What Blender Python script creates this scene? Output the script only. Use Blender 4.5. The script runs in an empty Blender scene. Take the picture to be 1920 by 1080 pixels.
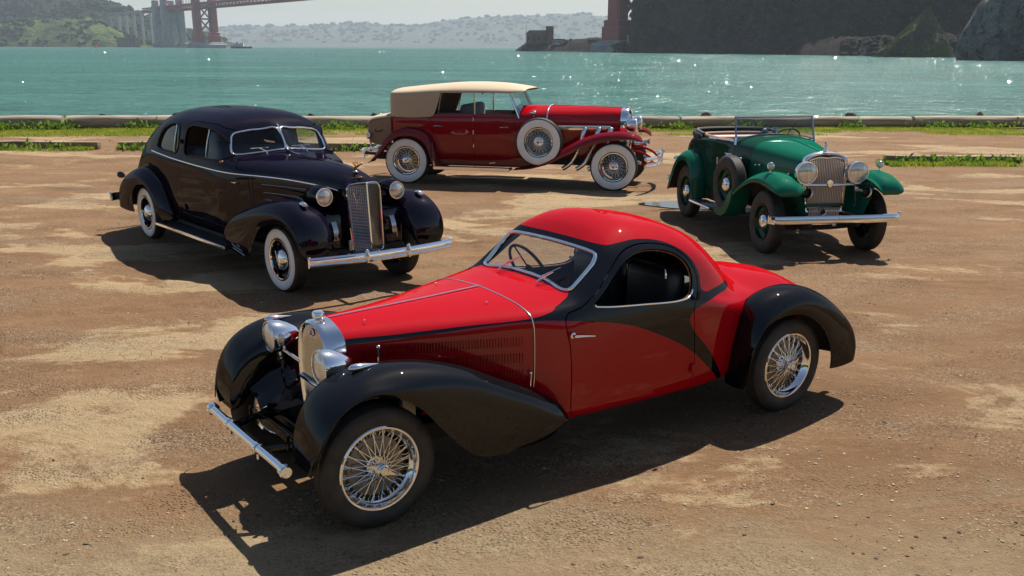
import bpy, bmesh, math, random
import numpy as np
from mathutils import Vector, Matrix, Quaternion
R_ = math.radians
random.seed(7); RNG = np.random.default_rng(7)
SC = bpy.context.scene
COL = SC.collection

# ------------------------------------------------------------------ camera, sky, sun, exposure
CAM_H, F_PX, CY = 2.544, 1857.0, 683.0
PITCH = math.atan((CY - 87.0) / F_PX)
cam = bpy.data.objects.new('camera', bpy.data.cameras.new('camera')); COL.objects.link(cam)
cam.data.sensor_width = 36.0; cam.data.lens = F_PX / 1920 * 36.0
cam.data.shift_y = (CY - 540) / 1920
cam.data.clip_start = 0.05; cam.data.clip_end = 30000
cam.matrix_world = Matrix.Translation((0, 0, CAM_H)) @ Matrix.Rotation(math.pi / 2 - PITCH, 4, 'X') @ Matrix.Rotation(R_(0.22), 4, 'Z')
SC.camera = cam
SUN_AZ, SUN_EL = 30.0, 58.0            # degrees clockwise from the view axis, elevation
W = bpy.data.worlds.new('World'); SC.world = W; W.use_nodes = True
nt = W.node_tree; bg = nt.nodes['Background']
sky = nt.nodes.new('ShaderNodeTexSky'); sky.sky_type = 'NISHITA'; sky.sun_disc = False
sky.sun_elevation = R_(SUN_EL); sky.sun_rotation = R_(SUN_AZ)
sky.air_density = 1.0; sky.dust_density = 1.0; sky.ozone_density = 1.0
nt.links.new(sky.outputs[0], bg.inputs[0]); bg.inputs[1].default_value = 0.056
sl = bpy.data.lights.new('sun', 'SUN'); sl.energy = 5.0; sl.angle = R_(0.5); sl.color = (1.0, 0.94, 0.84)
sun = bpy.data.objects.new('sun', sl); COL.objects.link(sun)
a, e = R_(SUN_AZ), R_(SUN_EL)
sdir = Vector((math.sin(a) * math.cos(e), math.cos(a) * math.cos(e), math.sin(e)))
sun.rotation_euler = (-sdir).to_track_quat('-Z', 'Y').to_euler(); sun.location = sdir * 60
vs = SC.view_settings; vs.view_transform = 'Standard'; vs.look = 'None'; vs.exposure = 0.76; vs.gamma = 1.0
HAZE = 0.95e-4                           # air density, per metre
SC.cycles.use_denoising = True; SC.cycles.max_bounces = 10; SC.cycles.transparent_max_bounces = 16
SC.cycles.caustics_reflective = False; SC.cycles.caustics_refractive = False

# ------------------------------------------------------------------ curves and surfaces
def hermite(P, u, t):
    P = np.asarray(P, float); k = len(P); sh = (-1,) + (1,) * (P.ndim - 1)
    du = np.diff(u).reshape(sh); s = np.diff(P, axis=0) / du; m = np.zeros_like(P)
    m[0] = s[0]; m[-1] = s[-1]
    if k > 2:
        m[1:-1] = (s[:-1] * du[1:] + s[1:] * du[:-1]) / (du[1:] + du[:-1])
        m[0] = 1.5 * s[0] - .5 * m[1]; m[-1] = 1.5 * s[-1] - .5 * m[-2]
    i = np.clip(np.searchsorted(u, t, side='right') - 1, 0, k - 2)
    h = (u[i + 1] - u[i]); x = ((t - u[i]) / h).reshape(sh); h = h.reshape(sh)
    return (2*x**3 - 3*x**2 + 1) * P[i] + (x**3 - 2*x**2 + x) * h * m[i] + (3*x**2 - 2*x**3) * P[i+1] + (x**3 - x**2) * h * m[i+1]
def knots(P, a=.5):
    d = np.maximum(np.linalg.norm(np.diff(P, axis=0), axis=-1) ** a, 1e-6)
    return np.r_[0, np.cumsum(d)]
def spl(P, n, closed=False):
    P = np.asarray(P, float)
    if closed:
        Q = np.vstack([P[-2:], P, P[:3]]); u = knots(Q)
        D = hermite(Q, u, np.linspace(u[2], u[2 + len(P)], n * 6 + 1))
    else:
        u = knots(P); D = hermite(P, u, np.linspace(0, u[-1], n * 6))
    L = np.r_[0, np.cumsum(np.linalg.norm(np.diff(D, axis=0), axis=1))]
    t = np.linspace(0, L[-1], n, endpoint=not closed)
    return np.stack([np.interp(t, L, D[:, k]) for k in range(D.shape[1])], 1)
def rs(P, n):                                   # polyline resampled with straight runs
    P = np.asarray(P, float); L = np.r_[0, np.cumsum(np.linalg.norm(np.diff(P, axis=0), axis=1))]
    t = np.linspace(0, L[-1], n); return np.stack([np.interp(t, L, P[:, k]) for k in range(P.shape[1])], 1)
def vnormals(V, F):
    fn = np.cross(V[F[:, 1]] - V[F[:, 0]], V[F[:, 2]] - V[F[:, 0]]); N = np.zeros_like(V)
    for k in range(3): np.add.at(N, F[:, k], fn)
    return N / np.maximum(np.linalg.norm(N, axis=1, keepdims=True), 1e-12)
class Surf:
    def __init__(s, V, F, N=None): s.V = V; s.F = F; s.N = vnormals(V, F) if N is None else N
def gridsurf(P, flip=False):
    n, m = P.shape[:2]; V = P.reshape(-1, 3); i = np.arange(n * m).reshape(n, m)
    a, b, c, d = i[:-1, :-1].ravel(), i[1:, :-1].ravel(), i[1:, 1:].ravel(), i[:-1, 1:].ravel()
    F = np.vstack([np.stack([a, b, c], 1), np.stack([a, c, d], 1)])
    return Surf(V, F[:, ::-1] if flip else F)
def netgrid(net, n, m, lin0=False):
    net = np.asarray(net, float)
    u = np.r_[0, np.cumsum(np.maximum(np.mean(np.linalg.norm(np.diff(net, axis=0), axis=2), axis=1), 1e-4) ** .5)]
    A = hermite(net, u, np.linspace(0, u[-1], n))
    B = np.swapaxes(A, 0, 1)
    v = np.r_[0, np.cumsum(np.maximum(np.mean(np.linalg.norm(np.diff(B, axis=0), axis=2), axis=1), 1e-4) ** .5)]
    return np.swapaxes(hermite(B, v, np.linspace(0, v[-1], m)), 0, 1)
def mirror(S): return Surf(S.V * [1, -1, 1], S.F[:, ::-1].copy(), S.N * [1, -1, 1])
def clip(S, val):
    ins = val > 0; c = ins[S.F].sum(1); full = S.F[c == 3]; part = S.F[(c > 0) & (c < 3)]
    V = [S.V]; N = [S.N]; nv = len(S.V); ed = {}; nV = []; nN = []; out = []
    def cut(a, b):
        k = (a, b) if a < b else (b, a)
        if k not in ed:
            t = val[k[0]] / (val[k[0]] - val[k[1]]); ed[k] = nv + len(nV)
            nV.append(S.V[k[0]] * (1 - t) + S.V[k[1]] * t); nN.append(S.N[k[0]] * (1 - t) + S.N[k[1]] * t)
        return ed[k]
    for t in part:
        t = [int(q) for q in t]; poly = []
        for q in range(3):
            a, b = t[q], t[(q + 1) % 3]
            if ins[a]: poly.append(a)
            if ins[a] != ins[b]: poly.append(cut(a, b))
        for q in range(1, len(poly) - 1): out.append((poly[0], poly[q], poly[q + 1]))
    F = np.vstack([full, np.array(out, int).reshape(-1, 3)]).astype(int)
    VV = np.vstack([S.V] + ([np.array(nV)] if nV else [])); NN = np.vstack([S.N] + ([np.array(nN)] if nN else []))
    used = np.unique(F); mp = -np.ones(len(VV), int); mp[used] = np.arange(len(used))
    return Surf(VV[used], mp[F], NN[used])
def sdpoly(poly, P):
    poly = np.asarray(poly, float); d = np.full(len(P), 1e9); ins = np.zeros(len(P), bool); n = len(poly)
    for k in range(n):
        a, b = poly[k], poly[(k + 1) % n]; ab = b - a; ap = P - a
        t = np.clip((ap @ ab) / max(ab @ ab, 1e-12), 0, 1)
        d = np.minimum(d, np.linalg.norm(ap - t[:, None] * ab, axis=1))
        if abs(b[1] - a[1]) > 1e-12:
            c = (a[1] > P[:, 1]) != (b[1] > P[:, 1])
            ins ^= c & (P[:, 0] < (b[0] - a[0]) * (P[:, 1] - a[1]) / (b[1] - a[1]) + a[0])
    return np.where(ins, d, -d)
def bloops(S, quant=1e-5):
    F = S.F; E = np.vstack([F[:, [0, 1]], F[:, [1, 2]], F[:, [2, 0]]]); K = np.sort(E, 1)
    _, idx, cnt = np.unique(K, axis=0, return_index=True, return_counts=True)
    nx = {int(a): int(b) for a, b in E[idx[cnt == 1]]}; loops = []
    while nx:
        s = next(iter(nx)); L = [s]
        while L[-1] in nx:
            q = nx.pop(L[-1])
            if q == s: break
            L.append(q)
        loops.append(L)
    return loops
def thick(S, t):
    n = len(S.V); V = np.vstack([S.V, S.V - S.N * t]); F = [tuple(q) for q in S.F.tolist()] + [(c + n, b + n, a + n) for a, b, c in S.F.tolist()]
    mi = [0] * len(S.F) + [1] * len(S.F); N = np.vstack([S.N, -S.N]); ex = []; k = 2 * n
    E = np.vstack([S.F[:, [0, 1]], S.F[:, [1, 2]], S.F[:, [2, 0]]]); Ks = np.sort(E, 1)
    _, idx, cnt = np.unique(Ks, axis=0, return_index=True, return_counts=True)
    for a, b in E[idx[cnt == 1]].tolist():
        F.append((b, a, a + n, b + n)); mi.append(0)
    return V, F, mi, N

# ------------------------------------------------------------------ primitive shapes: (V, F)
def join(*ms):
    V = []; F = []; o = 0
    for v, f in ms:
        v = np.asarray(v, float); V.append(v); F += [tuple(int(i) + o for i in q) for q in f]; o += len(v)
    return np.vstack(V), F
def tube(P, r, seg=10, cap=True, closed=False, sx=1.0):
    P = np.asarray(P, float); n = len(P); r = np.broadcast_to(np.asarray(r, float), (n,))
    T = (np.roll(P, -1, 0) - np.roll(P, 1, 0)) if closed else np.gradient(P, axis=0)
    T /= np.maximum(np.linalg.norm(T, axis=1, keepdims=True), 1e-12)
    up = np.array([0, 0, 1.]) if abs(T[0, 2]) < .9 else np.array([1., 0, 0])
    u = np.cross(T[0], up); u /= np.linalg.norm(u); V = []
    for i in range(n):
        u = u - T[i] * (u @ T[i]); u /= max(np.linalg.norm(u), 1e-9); w = np.cross(T[i], u)
        for k in range(seg):
            an = 2 * math.pi * (k + .5) / seg; V.append(P[i] + r[i] * (math.cos(an) * u * sx + math.sin(an) * w))
    F = []
    for i in range(n if closed else n - 1):
        j = (i + 1) % n
        for k in range(seg):
            l = (k + 1) % seg; F.append((i*seg+k, i*seg+l, j*seg+l, j*seg+k))
    if cap and not closed: F += [tuple(range(seg))[::-1], tuple((n-1)*seg+k for k in range(seg))]
    return np.array(V), F
def strip(P, N, w, h, closed=False):           # half-round moulding laid along P on a surface with normals N
    P = np.asarray(P, float); N = np.asarray(N, float); n = len(P)
    T = (np.roll(P, -1, 0) - np.roll(P, 1, 0)) if closed else np.gradient(P, axis=0)
    T /= np.maximum(np.linalg.norm(T, axis=1, keepdims=True), 1e-12); B = np.cross(N, T); B /= np.maximum(np.linalg.norm(B, axis=1, keepdims=True), 1e-12)
    prof = [(-.5, -.3), (-.5, .3), (-.28, .85), (0, 1), (.28, .85), (.5, .3), (.5, -.3)]
    V = np.stack([P + B * (w * a) + N * (h * b) for a, b in prof], 1).reshape(-1, 3); k = len(prof); F = []
    for i in range(n if closed else n - 1):
        j = (i + 1) % n
        for q in range(k - 1): F.append((i*k+q, j*k+q, j*k+q+1, i*k+q+1))
    if not closed: F += [tuple(range(k)), tuple((n-1)*k+q for q in range(k))[::-1]]
    return V, F
def lathe(prof, seg=32, axis='y', o=(0, 0, 0), cap=False):
    V = []; F = []; n = len(prof)
    for r, h in prof:
        for k in range(seg):
            a = 2 * math.pi * k / seg; c, s = r * math.cos(a), r * math.sin(a)
            V.append({'y': (c, h, s), 'x': (h, c, s), 'z': (c, s, h)}[axis])
    for i in range(n - 1):
        for k in range(seg):
            l = (k + 1) % seg; q = (i*seg+k, i*seg+l, (i+1)*seg+l, (i+1)*seg+k); F.append(q if axis == 'y' else q)
    if cap: F += [tuple(range(seg)), tuple((n-1)*seg+k for k in range(seg))[::-1]]
    return np.array(V) + np.array(o, float), F
def rbox(c, s, b=.01, seg=1, rot=None):
    bm = bmesh.new(); bmesh.ops.create_cube(bm, size=1.0)
    for v in bm.verts: v.co = Vector((v.co.x * s[0], v.co.y * s[1], v.co.z * s[2]))
    if b > 0: bmesh.ops.bevel(bm, geom=bm.edges[:], offset=min(b, min(s) * .49), segments=seg, profile=.5, affect='EDGES')
    V = np.array([v.co[:] for v in bm.verts]); bm.verts.index_update(); F = [tuple(v.index for v in f.verts) for f in bm.faces]; bm.free()
    if rot is not None: V = V @ np.array(Matrix.Rotation(rot[1], 3, rot[0])).T
    return V + np.array(c, float), F
def prism(poly, ax, a0, a1):                   # polygon in the two other axes, extruded along ax
    poly = np.asarray(poly, float); n = len(poly); k = 'xyz'.index(ax); V = []
    for a in (a0, a1):
        for p in poly: q = list(p); q.insert(k, a); V.append(q)
    F = [tuple(range(n)), tuple(range(2*n-1, n-1, -1))] + [(i, i + n, (i+1) % n + n, (i+1) % n) for i in range(n)]
    return np.array(V), F
def ellip(c, r, nu=20, nv=12):
    V = []; F = []
    for i in range(nv + 1):
        t = math.pi * i / nv
        for k in range(nu):
            p = 2 * math.pi * k / nu; V.append((c[0] + r[0]*math.sin(t)*math.cos(p), c[1] + r[1]*math.sin(t)*math.sin(p), c[2] + r[2]*math.cos(t)))
    for i in range(nv):
        for k in range(nu):
            l = (k + 1) % nu; F.append((i*nu+k, (i+1)*nu+k, (i+1)*nu+l, i*nu+l))
    return np.array(V), F
def mirm(m): return m[0] * np.array([1, -1, 1]), [tuple(f[::-1]) for f in m[1]]
def xf(m, M): return (np.c_[m[0], np.ones(len(m[0]))] @ np.array(M).T)[:, :3], m[1]

# ------------------------------------------------------------------ materials
def mat(name, col=(.5, .5, .5), rough=.5, metal=0., coat=0., spec=.5, trans=0., **kw):
    m = bpy.data.materials.new(name); m.use_nodes = True; b = m.node_tree.nodes['Principled BSDF']
    b.inputs['Base Color'].default_value = (*col, 1); b.inputs['Roughness'].default_value = rough; b.inputs['Metallic'].default_value = metal
    b.inputs['Specular IOR Level'].default_value = spec; b.inputs['Coat Weight'].default_value = coat; b.inputs['Coat Roughness'].default_value = kw.get('cr', .03)
    b.inputs['Transmission Weight'].default_value = trans
    if 'sheen' in kw: b.inputs['Sheen Weight'].default_value = kw['sheen']
    return m
def N_(m, t, **kw):
    n = m.node_tree.nodes.new(t)
    for k, v in kw.items(): setattr(n, k, v)
    return n
def noisy(m, scale, amt, detail=5, bump=0., c2=None, coord='Object', bscale=None, dist=.01, stretch=None):
    nt = m.node_tree; b = nt.nodes['Principled BSDF']; tc = N_(m, 'ShaderNodeTexCoord'); src = tc.outputs[coord]
    if stretch:
        mp = N_(m, 'ShaderNodeMapping'); mp.inputs['Scale'].default_value = stretch; nt.links.new(src, mp.inputs[0]); src = mp.outputs[0]
    n = N_(m, 'ShaderNodeTexNoise'); n.inputs['Scale'].default_value = scale; n.inputs['Detail'].default_value = detail; nt.links.new(src, n.inputs[0])
    c = b.inputs['Base Color'].default_value[:3]; c2 = c2 or tuple(x * (1 - amt) for x in c)
    mx = N_(m, 'ShaderNodeMix', data_type='RGBA'); mx.inputs[6].default_value = (*c, 1); mx.inputs[7].default_value = (*c2, 1)
    rp = N_(m, 'ShaderNodeMapRange'); rp.inputs[1].default_value = .35; rp.inputs[2].default_value = .65
    nt.links.new(n.outputs[0], rp.inputs[0]); nt.links.new(rp.outputs[0], mx.inputs[0]); nt.links.new(mx.outputs[2], b.inputs['Base Color'])
    if bump:
        n2 = N_(m, 'ShaderNodeTexNoise'); n2.inputs['Scale'].default_value = bscale or scale * 3; n2.inputs['Detail'].default_value = 6; nt.links.new(src, n2.inputs[0])
        bp = N_(m, 'ShaderNodeBump'); bp.inputs['Strength'].default_value = bump; bp.inputs['Distance'].default_value = dist
        nt.links.new(n2.outputs[0], bp.inputs['Height']); nt.links.new(bp.outputs[0], b.inputs['Normal'])
    return m
def glassmat(name, tint=(.9, .95, .95)):
    m = bpy.data.materials.new(name); m.use_nodes = True; nt = m.node_tree; nt.nodes.clear()
    o = N_(m, 'ShaderNodeOutputMaterial'); mx = N_(m, 'ShaderNodeMixShader'); t = N_(m, 'ShaderNodeBsdfTransparent'); g = N_(m, 'ShaderNodeBsdfGlossy')
    t.inputs[0].default_value = (*tint, 1); g.inputs['Roughness'].default_value = .01; lw = N_(m, 'ShaderNodeFresnel'); lw.inputs[0].default_value = 1.5
    nt.links.new(lw.outputs[0], mx.inputs[0]); nt.links.new(t.outputs[0], mx.inputs[1]); nt.links.new(g.outputs[0], mx.inputs[2]); nt.links.new(mx.outputs[0], o.inputs[0]); return m
def gloss_over(m, f0, f90, rough, pw=5.0, nrm=None):
    """a clear reflecting film over the shader: Schlick reflectance from f0 (head on) to f90 (grazing)"""
    nt = m.node_tree; b = nt.nodes['Principled BSDF']; out = nt.nodes['Material Output']; g = N_(m, 'ShaderNodeBsdfGlossy'); lw = N_(m, 'ShaderNodeLayerWeight'); lw.inputs[0].default_value = .5
    p = N_(m, 'ShaderNodeMath', operation='POWER'); p.inputs[1].default_value = pw; nt.links.new(lw.outputs['Facing'], p.inputs[0])
    r = N_(m, 'ShaderNodeMapRange'); r.inputs[3].default_value = f0; r.inputs[4].default_value = f90; nt.links.new(p.outputs[0], r.inputs[0])
    mx = N_(m, 'ShaderNodeMixShader'); nt.links.new(r.outputs[0], mx.inputs[0]); nt.links.new(b.outputs[0], mx.inputs[1]); nt.links.new(g.outputs[0], mx.inputs[2]); nt.links.new(mx.outputs[0], out.inputs[0])
    if isinstance(rough, float): g.inputs['Roughness'].default_value = rough
    else: nt.links.new(rough, g.inputs['Roughness'])
    if nrm is not None: nt.links.new(nrm, g.inputs['Normal']); nt.links.new(nrm, lw.inputs['Normal'])
    return m
def paint(name, col, f90=.24):
    m = mat(name, col, .6, 0, 0., .0); n = N_(m, 'ShaderNodeTexNoise'); tc = N_(m, 'ShaderNodeTexCoord'); nt = m.node_tree
    n.inputs['Scale'].default_value = 7.; n.inputs['Detail'].default_value = 5; nt.links.new(tc.outputs['Object'], n.inputs[0])
    r = N_(m, 'ShaderNodeMapRange'); r.inputs[1].default_value = .4; r.inputs[2].default_value = .7; r.inputs[3].default_value = .0; r.inputs[4].default_value = .016; nt.links.new(n.outputs[0], r.inputs[0])
    n2 = N_(m, 'ShaderNodeTexNoise'); n2.inputs['Scale'].default_value = 3.; n2.inputs['Detail'].default_value = 2; nt.links.new(tc.outputs['Object'], n2.inputs[0]); bp = N_(m, 'ShaderNodeBump'); bp.inputs['Strength'].default_value = .03; bp.inputs['Distance'].default_value = .015; nt.links.new(n2.outputs[0], bp.inputs['Height'])
    return gloss_over(m, .048, f90, r.outputs[0], 5.0, bp.outputs[0])
MT = {}
MT['red'] = paint('red_paint', (.345, .002, .006)); MT['black'] = paint('black_paint', (.004, .004, .005))
MT['plum'] = paint('plum_black_paint', (.0045, .003, .0095)); MT['maroon'] = paint('maroon_paint', (.15, .003, .010)); MT['dred'] = paint('deep_red_paint', (.25, .003, .007))
MT['green'] = paint('green_paint', (.002, .105, .060)); MT['dgreen'] = paint('dull_green_paint', (.008, .050, .032)); MT['wgreen'] = paint('wheel_green', (.002, .030, .018))
MT['chrome'] = mat('chrome', (.86, .87, .88), .06, 1.0); MT['nickel'] = mat('nickel', (.80, .76, .70), .14, 1.0); MT['steel'] = mat('dull_steel', (.42, .41, .40), .35, 1.0)
MT['tyre'] = noisy(mat('tyre_rubber', (.020, .019, .019), .66), 9, .4, 6, .15, (.050, .040, .030), bscale=90, dist=.004)
MT['white'] = noisy(mat('whitewall_rubber', (.88, .87, .85), .5), 7, .08)
MT['dark'] = mat('dark_trim', (.010, .010, .011), .6); MT['under'] = mat('undercarriage', (.014, .013, .012), .75)
MT['leather'] = noisy(mat('black_leather', (.022, .022, .024), .42), 60, .3, bump=.2, dist=.003)
MT['tan'] = noisy(mat('tan_leather', (.36, .20, .13), .5), 40, .2, bump=.2, dist=.003)
MT['grey'] = noisy(mat('grey_cloth', (.19, .21, .24), .8), 40, .2); MT['canvas'] = noisy(mat('tan_canvas', (.50, .39, .27), .9), 180, .12, bump=.25, dist=.002)
MT['brown'] = noisy(mat('trunk_leather', (.27, .18, .105), .55), 25, .2, bump=.1, dist=.003)
MT['glass'] = glassmat('window_glass'); MT['dglass'] = glassmat('tinted_glass', (.55, .62, .66)); MT['lens'] = None
MT['wood'] = noisy(mat('varnished_wood', (.36, .13, .03), .3, coat=.6), 8, .4, stretch=(1, 12, 12)); MT['frame'] = mat('windscreen_frame_metal', (.30, .33, .38), .25, 1.0); MT['gbar'] = mat('grille_bar_chrome', (.55, .56, .58), .12, 1.0); MT['redlens'] = mat('red_lens', (.5, .01, .01), .15, coat=1.)
MT['drum'] = mat('brake_drum', (.30, .24, .18), .5, .7); MT['vane'] = mat('tan_reflection_nickel', (.80, .70, .58), .45, .65); MT['alu'] = mat('cast_aluminium', (.62, .58, .52), .38, 1.0); MT['copper'] = mat('grille_core', (.05, .04, .035), .5, .4)  # vane: nickel with the tan reflection of the dirt put into its base colour
MT['enamel'] = mat('red_enamel', (.6, .02, .02), .2, coat=1.); MT['gold'] = mat('gold_plate', (.8, .5, .2), .2, 1.)
m = mat('lamp_lens', (.80, .80, .74), .12, .55, coat=1.0)
MT['lens'] = noisy(m, 5, .25, bump=.35, bscale=18, dist=.01, stretch=(1, 6, 1))

# ------------------------------------------------------------------ objects
def ob(name, m, mt, parent=None, sharp=38, N=None, mi=None):
    V, F = m[0], m[1]; me = bpy.data.meshes.new(name); me.from_pydata(np.asarray(V).tolist(), [], F if isinstance(F, list) else F.tolist())
    for q in (mt if isinstance(mt, (list, tuple)) else [mt]): me.materials.append(q if not isinstance(q, str) else MT[q])
    if mi is not None: me.polygons.foreach_set('material_index', mi)
    me.polygons.foreach_set('use_smooth', [True] * len(me.polygons))
    if sharp is not None: me.set_sharp_from_angle(angle=R_(sharp))
    if N is not None: me.normals_split_custom_set_from_vertices(np.asarray(N).tolist())
    me.update(); o = bpy.data.objects.new(name, me); COL.objects.link(o)
    if parent is not None: o.parent = parent
    return o
def sob(name, S, mt, parent=None, t=0., inner='dark'):
    if t:
        V, F, mi, N = thick(S, t); return ob(name, (V, F), [mt, inner], parent, sharp=50, mi=mi)
    return ob(name, (S.V, S.F), mt, parent, sharp=None, N=S.N)
def empty(name, loc=(0, 0, 0), rz=0., parent=None):
    o = bpy.data.objects.new(name, None); o.empty_display_size = .2; COL.objects.link(o); o.location = loc; o.rotation_euler = (0, 0, rz)
    if parent is not None: o.parent = parent
    return o
def tag(o, label, cat, group=None, kind=None):
    o['label'] = label; o['category'] = cat
    if group: o['group'] = group
    if kind: o['kind'] = kind
    return o
def copytree(o, parent=None):
    c = o.copy(); COL.objects.link(c); c.parent = parent
    for ch in list(o.children): copytree(ch, c)
    return c

# ------------------------------------------------------------------ shared car pieces
def tyre_mesh(R, r, w, tread=5, seg=72):
    h = w / 2; g = .006
    out = [(r + .004, h*.74), (r + .016, h*.86), (r + (R-r)*.35, h*.99), (r + (R-r)*.6, h), (R - .035, h*.93), (R - .014, h*.80), (R - .004, h*.66)]
    tr = []
    k = tread; ys = np.linspace(h*.62, -h*.62, 4 * k + 1)
    for i, y in enumerate(ys): tr.append((R - .0015 * (abs(y)/h)**2 * 4 - (g if i % 4 in (2, 3) and 0 < i < 4*k else 0), y))
    return lathe((out + tr + [(a, -b) for a, b in out[::-1]])[::-1], seg, 'y')
def whitewall_mesh(R, r, w, r1, r2, seg=72):
    h = w / 2; key = np.array([(r + .004, h*.74), (r + .016, h*.86), (r + (R-r)*.35, h*.99), (r + (R-r)*.6, h), (R - .035, h*.93), (R - .014, h*.80)])
    rr = np.linspace(r1, r2, 10); yy = np.interp(rr, key[:, 0], key[:, 1]) + .0025; yy[0] -= .004; yy[-1] -= .004
    return lathe(list(zip(rr, yy))[::-1], seg, 'y')
def rim_mesh(r, w, seg=64):
    h = w / 2
    return lathe([(r + .004, h*.70), (r + .010, h*.80), (r + .004, h*.86), (r - .006, h*.84), (r - .012, h*.72), (r - .018, h*.45), (r - .034, h*.25), (r - .036, -h*.2), (r - .018, -h*.4), (r - .012, -h*.7), (r + .004, -h*.8)][::-1], seg, 'y')
def spokes_mesh(r, hy0, hy1, hr0, hr1, ry0, ry1, n=30, rad=.0026, tw=.42):
    ms = []
    for k in range(n):
        a = 2 * math.pi * k / n; s = 1 if k % 2 else -1
        for hy, hr, ry, off in ((hy0, hr0, ry0, tw), (hy1, hr1, ry1, tw * .9)):
            b = a + (math.pi / n if hy == hy1 else 0)
            p = (hr * math.cos(b), hy, hr * math.sin(b)); c = b + s * off
            q = ((r - .02) * math.cos(c), ry, (r - .02) * math.sin(c)); ms.append(tube([p, q], rad, 5, False))
    return join(*ms)
def wheel_place(root, name, x, y, z, side, steer=0.):
    e = empty(name, (x, y, z), (0 if side > 0 else math.pi) + steer, root); return e
def headlamp(root, c, r, prof, mt_body='chrome', mt_lens='lens', name='headlamp', tilt=0.):
    body = lathe([(a, b) for a, b in prof], 36, 'x'); o = ob(name, body, mt_body, root); o.location = c
    l = ob('lens', lathe([(r*.93, 0.004), (r*.8, .014), (r*.5, .026), (r*.2, .031), (.001, .032)], 36, 'x'), mt_lens, o)
    ob('rim', lathe([(r*.90, .000), (r*.94, .012), (r*1.0, .012), (r*1.03, .002), (r*1.03, -.012), (r*.98, -.018)], 36, 'x'), 'chrome', o)
    return o
def fender_net(crest, edge, yc, yo, yi, inner, n=70, m=34, bulge=.012, crown=.03, e_in=None):
    """crest, edge: (x,z) polylines with equal counts (front to rear); inner: drop of the inner edge below the crest along the crest-edge direction"""
    C = np.asarray(crest, float); E = np.asarray(edge, float); k = len(C)
    yc = np.broadcast_to(yc, k); yo = np.broadcast_to(yo, k); yi = np.broadcast_to(yi, k); inner = np.broadcast_to(inner, k)
    d = E - C; L = np.linalg.norm(d, axis=1, keepdims=True); dn = d / np.maximum(L, 1e-6)
    def row(y, off): P = C + dn * off[:, None]; return np.stack([P[:, 0], y, P[:, 1]], 1)
    Lf = L[:, 0]; z = np.zeros(k); cr = np.minimum(crown, Lf * .4)
    rows = [row(yi - .004, inner), row(yi, np.minimum(inner * .55, inner)), row(yi*.86 + yc*.14, cr * 1.1), row(yi*.5 + yc*.5, cr * .28), row(yc, z), row(yc*.5 + yo*.5, cr * .30),
            row(yc*.14 + yo*.86, np.minimum(cr * 1.2, Lf*.45)), row(yo, Lf * .55 + cr*.3), row(yo - bulge*.25, Lf * .82), row(yo - bulge, Lf)]
    net = np.stack(rows, 1)
    return netgrid(net, n, m)
# ------------------------------------------------------------------ helpers for coachwork
def upright(S):
    if S.N[np.argmax(S.V[:, 2])][2] < 0: S.F = S.F[:, ::-1].copy(); S.N = -S.N
    return S
def coach(xs, half, n, m, full=True):
    net = np.array([[(x, y, z) for y, z in h] + ([(x, -y, z) for y, z in h[-2::-1]] if full else []) for x, h in zip(xs, half)])
    S = upright(gridsurf(netgrid(net, n, m))) ; return S, net
def onsurf(S, x, z, sg, off=0., ymin=.1):
    i = np.where(S.V[:, 1] * sg > ymin)[0]; d = (S.V[i, 0] - x)**2 + (S.V[i, 2] - z)**2; k = np.argsort(d)[:6]; w = 1 / (d[k] + 1e-6); w /= w.sum(); j = i[k]
    y = (S.V[j, 1] * w).sum(); n = (S.N[j] * w[:, None]).sum(0); n /= np.linalg.norm(n); return np.array([x, y, z]) + n * off, n
def side_line(S, pts, sg, off=0., n=60, ymin=.1):
    Q = spl(pts, n); r = [onsurf(S, a, b, sg, off, ymin) for a, b in Q]; P = np.array([q[0] for q in r]); N = np.array([q[1] for q in r])
    P[:, 1] = np.convolve(np.r_[[P[0, 1]]*3, P[:, 1], [P[-1, 1]]*3], np.ones(7)/7, 'valid'); return P, N
def sideval(S, pl, sg, ymin=.2): return np.where(S.V[:, 1] * sg > ymin, sdpoly(pl, S.V[:, [0, 2]]), -1.)
def disc_wheel(root, ty, ww, disc, cap, rim, capmt, discmt, places, R, extra=None):
    proto = None
    for x, y, z, rz, ry in places:
        if proto is None:
            w = empty('wheel', parent=root); ob('tyre', ty, 'tyre', w)
            if ww is not None: ob('whitewall', ww, 'white', w)
            ob('disc', disc, discmt, w); ob('hub_cap', cap, capmt, w)
            if rim is not None: ob('trim_ring', rim, 'chrome', w)
            if extra: extra(w)
            proto = w
        else: w = copytree(proto, root)
        w.location = (x, y, z); w.rotation_euler = (0, ry, rz)
def steering(root, loc, tilt, r=.21, mt='dark'):
    w = tube([(0, r*math.cos(t), r*math.sin(t)) for t in np.linspace(0, 2*math.pi, 48, endpoint=False)], .012, 8, closed=True)
    sp = [tube([(0, 0, 0), (0, r*.97*math.cos(t), r*.97*math.sin(t))], .007, 6) for t in (math.pi/2, math.pi*7/6, math.pi*11/6)]
    st = ob('steering_wheel', join(w, *sp, lathe([(.001, -.02), (.03, -.012), (.035, .01)], 16, 'x'), tube([(0, 0, 0), (.5, 0, 0)], .016, 8)), mt, root); st.location = loc; st.rotation_euler = (0, tilt, 0); return st
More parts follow.
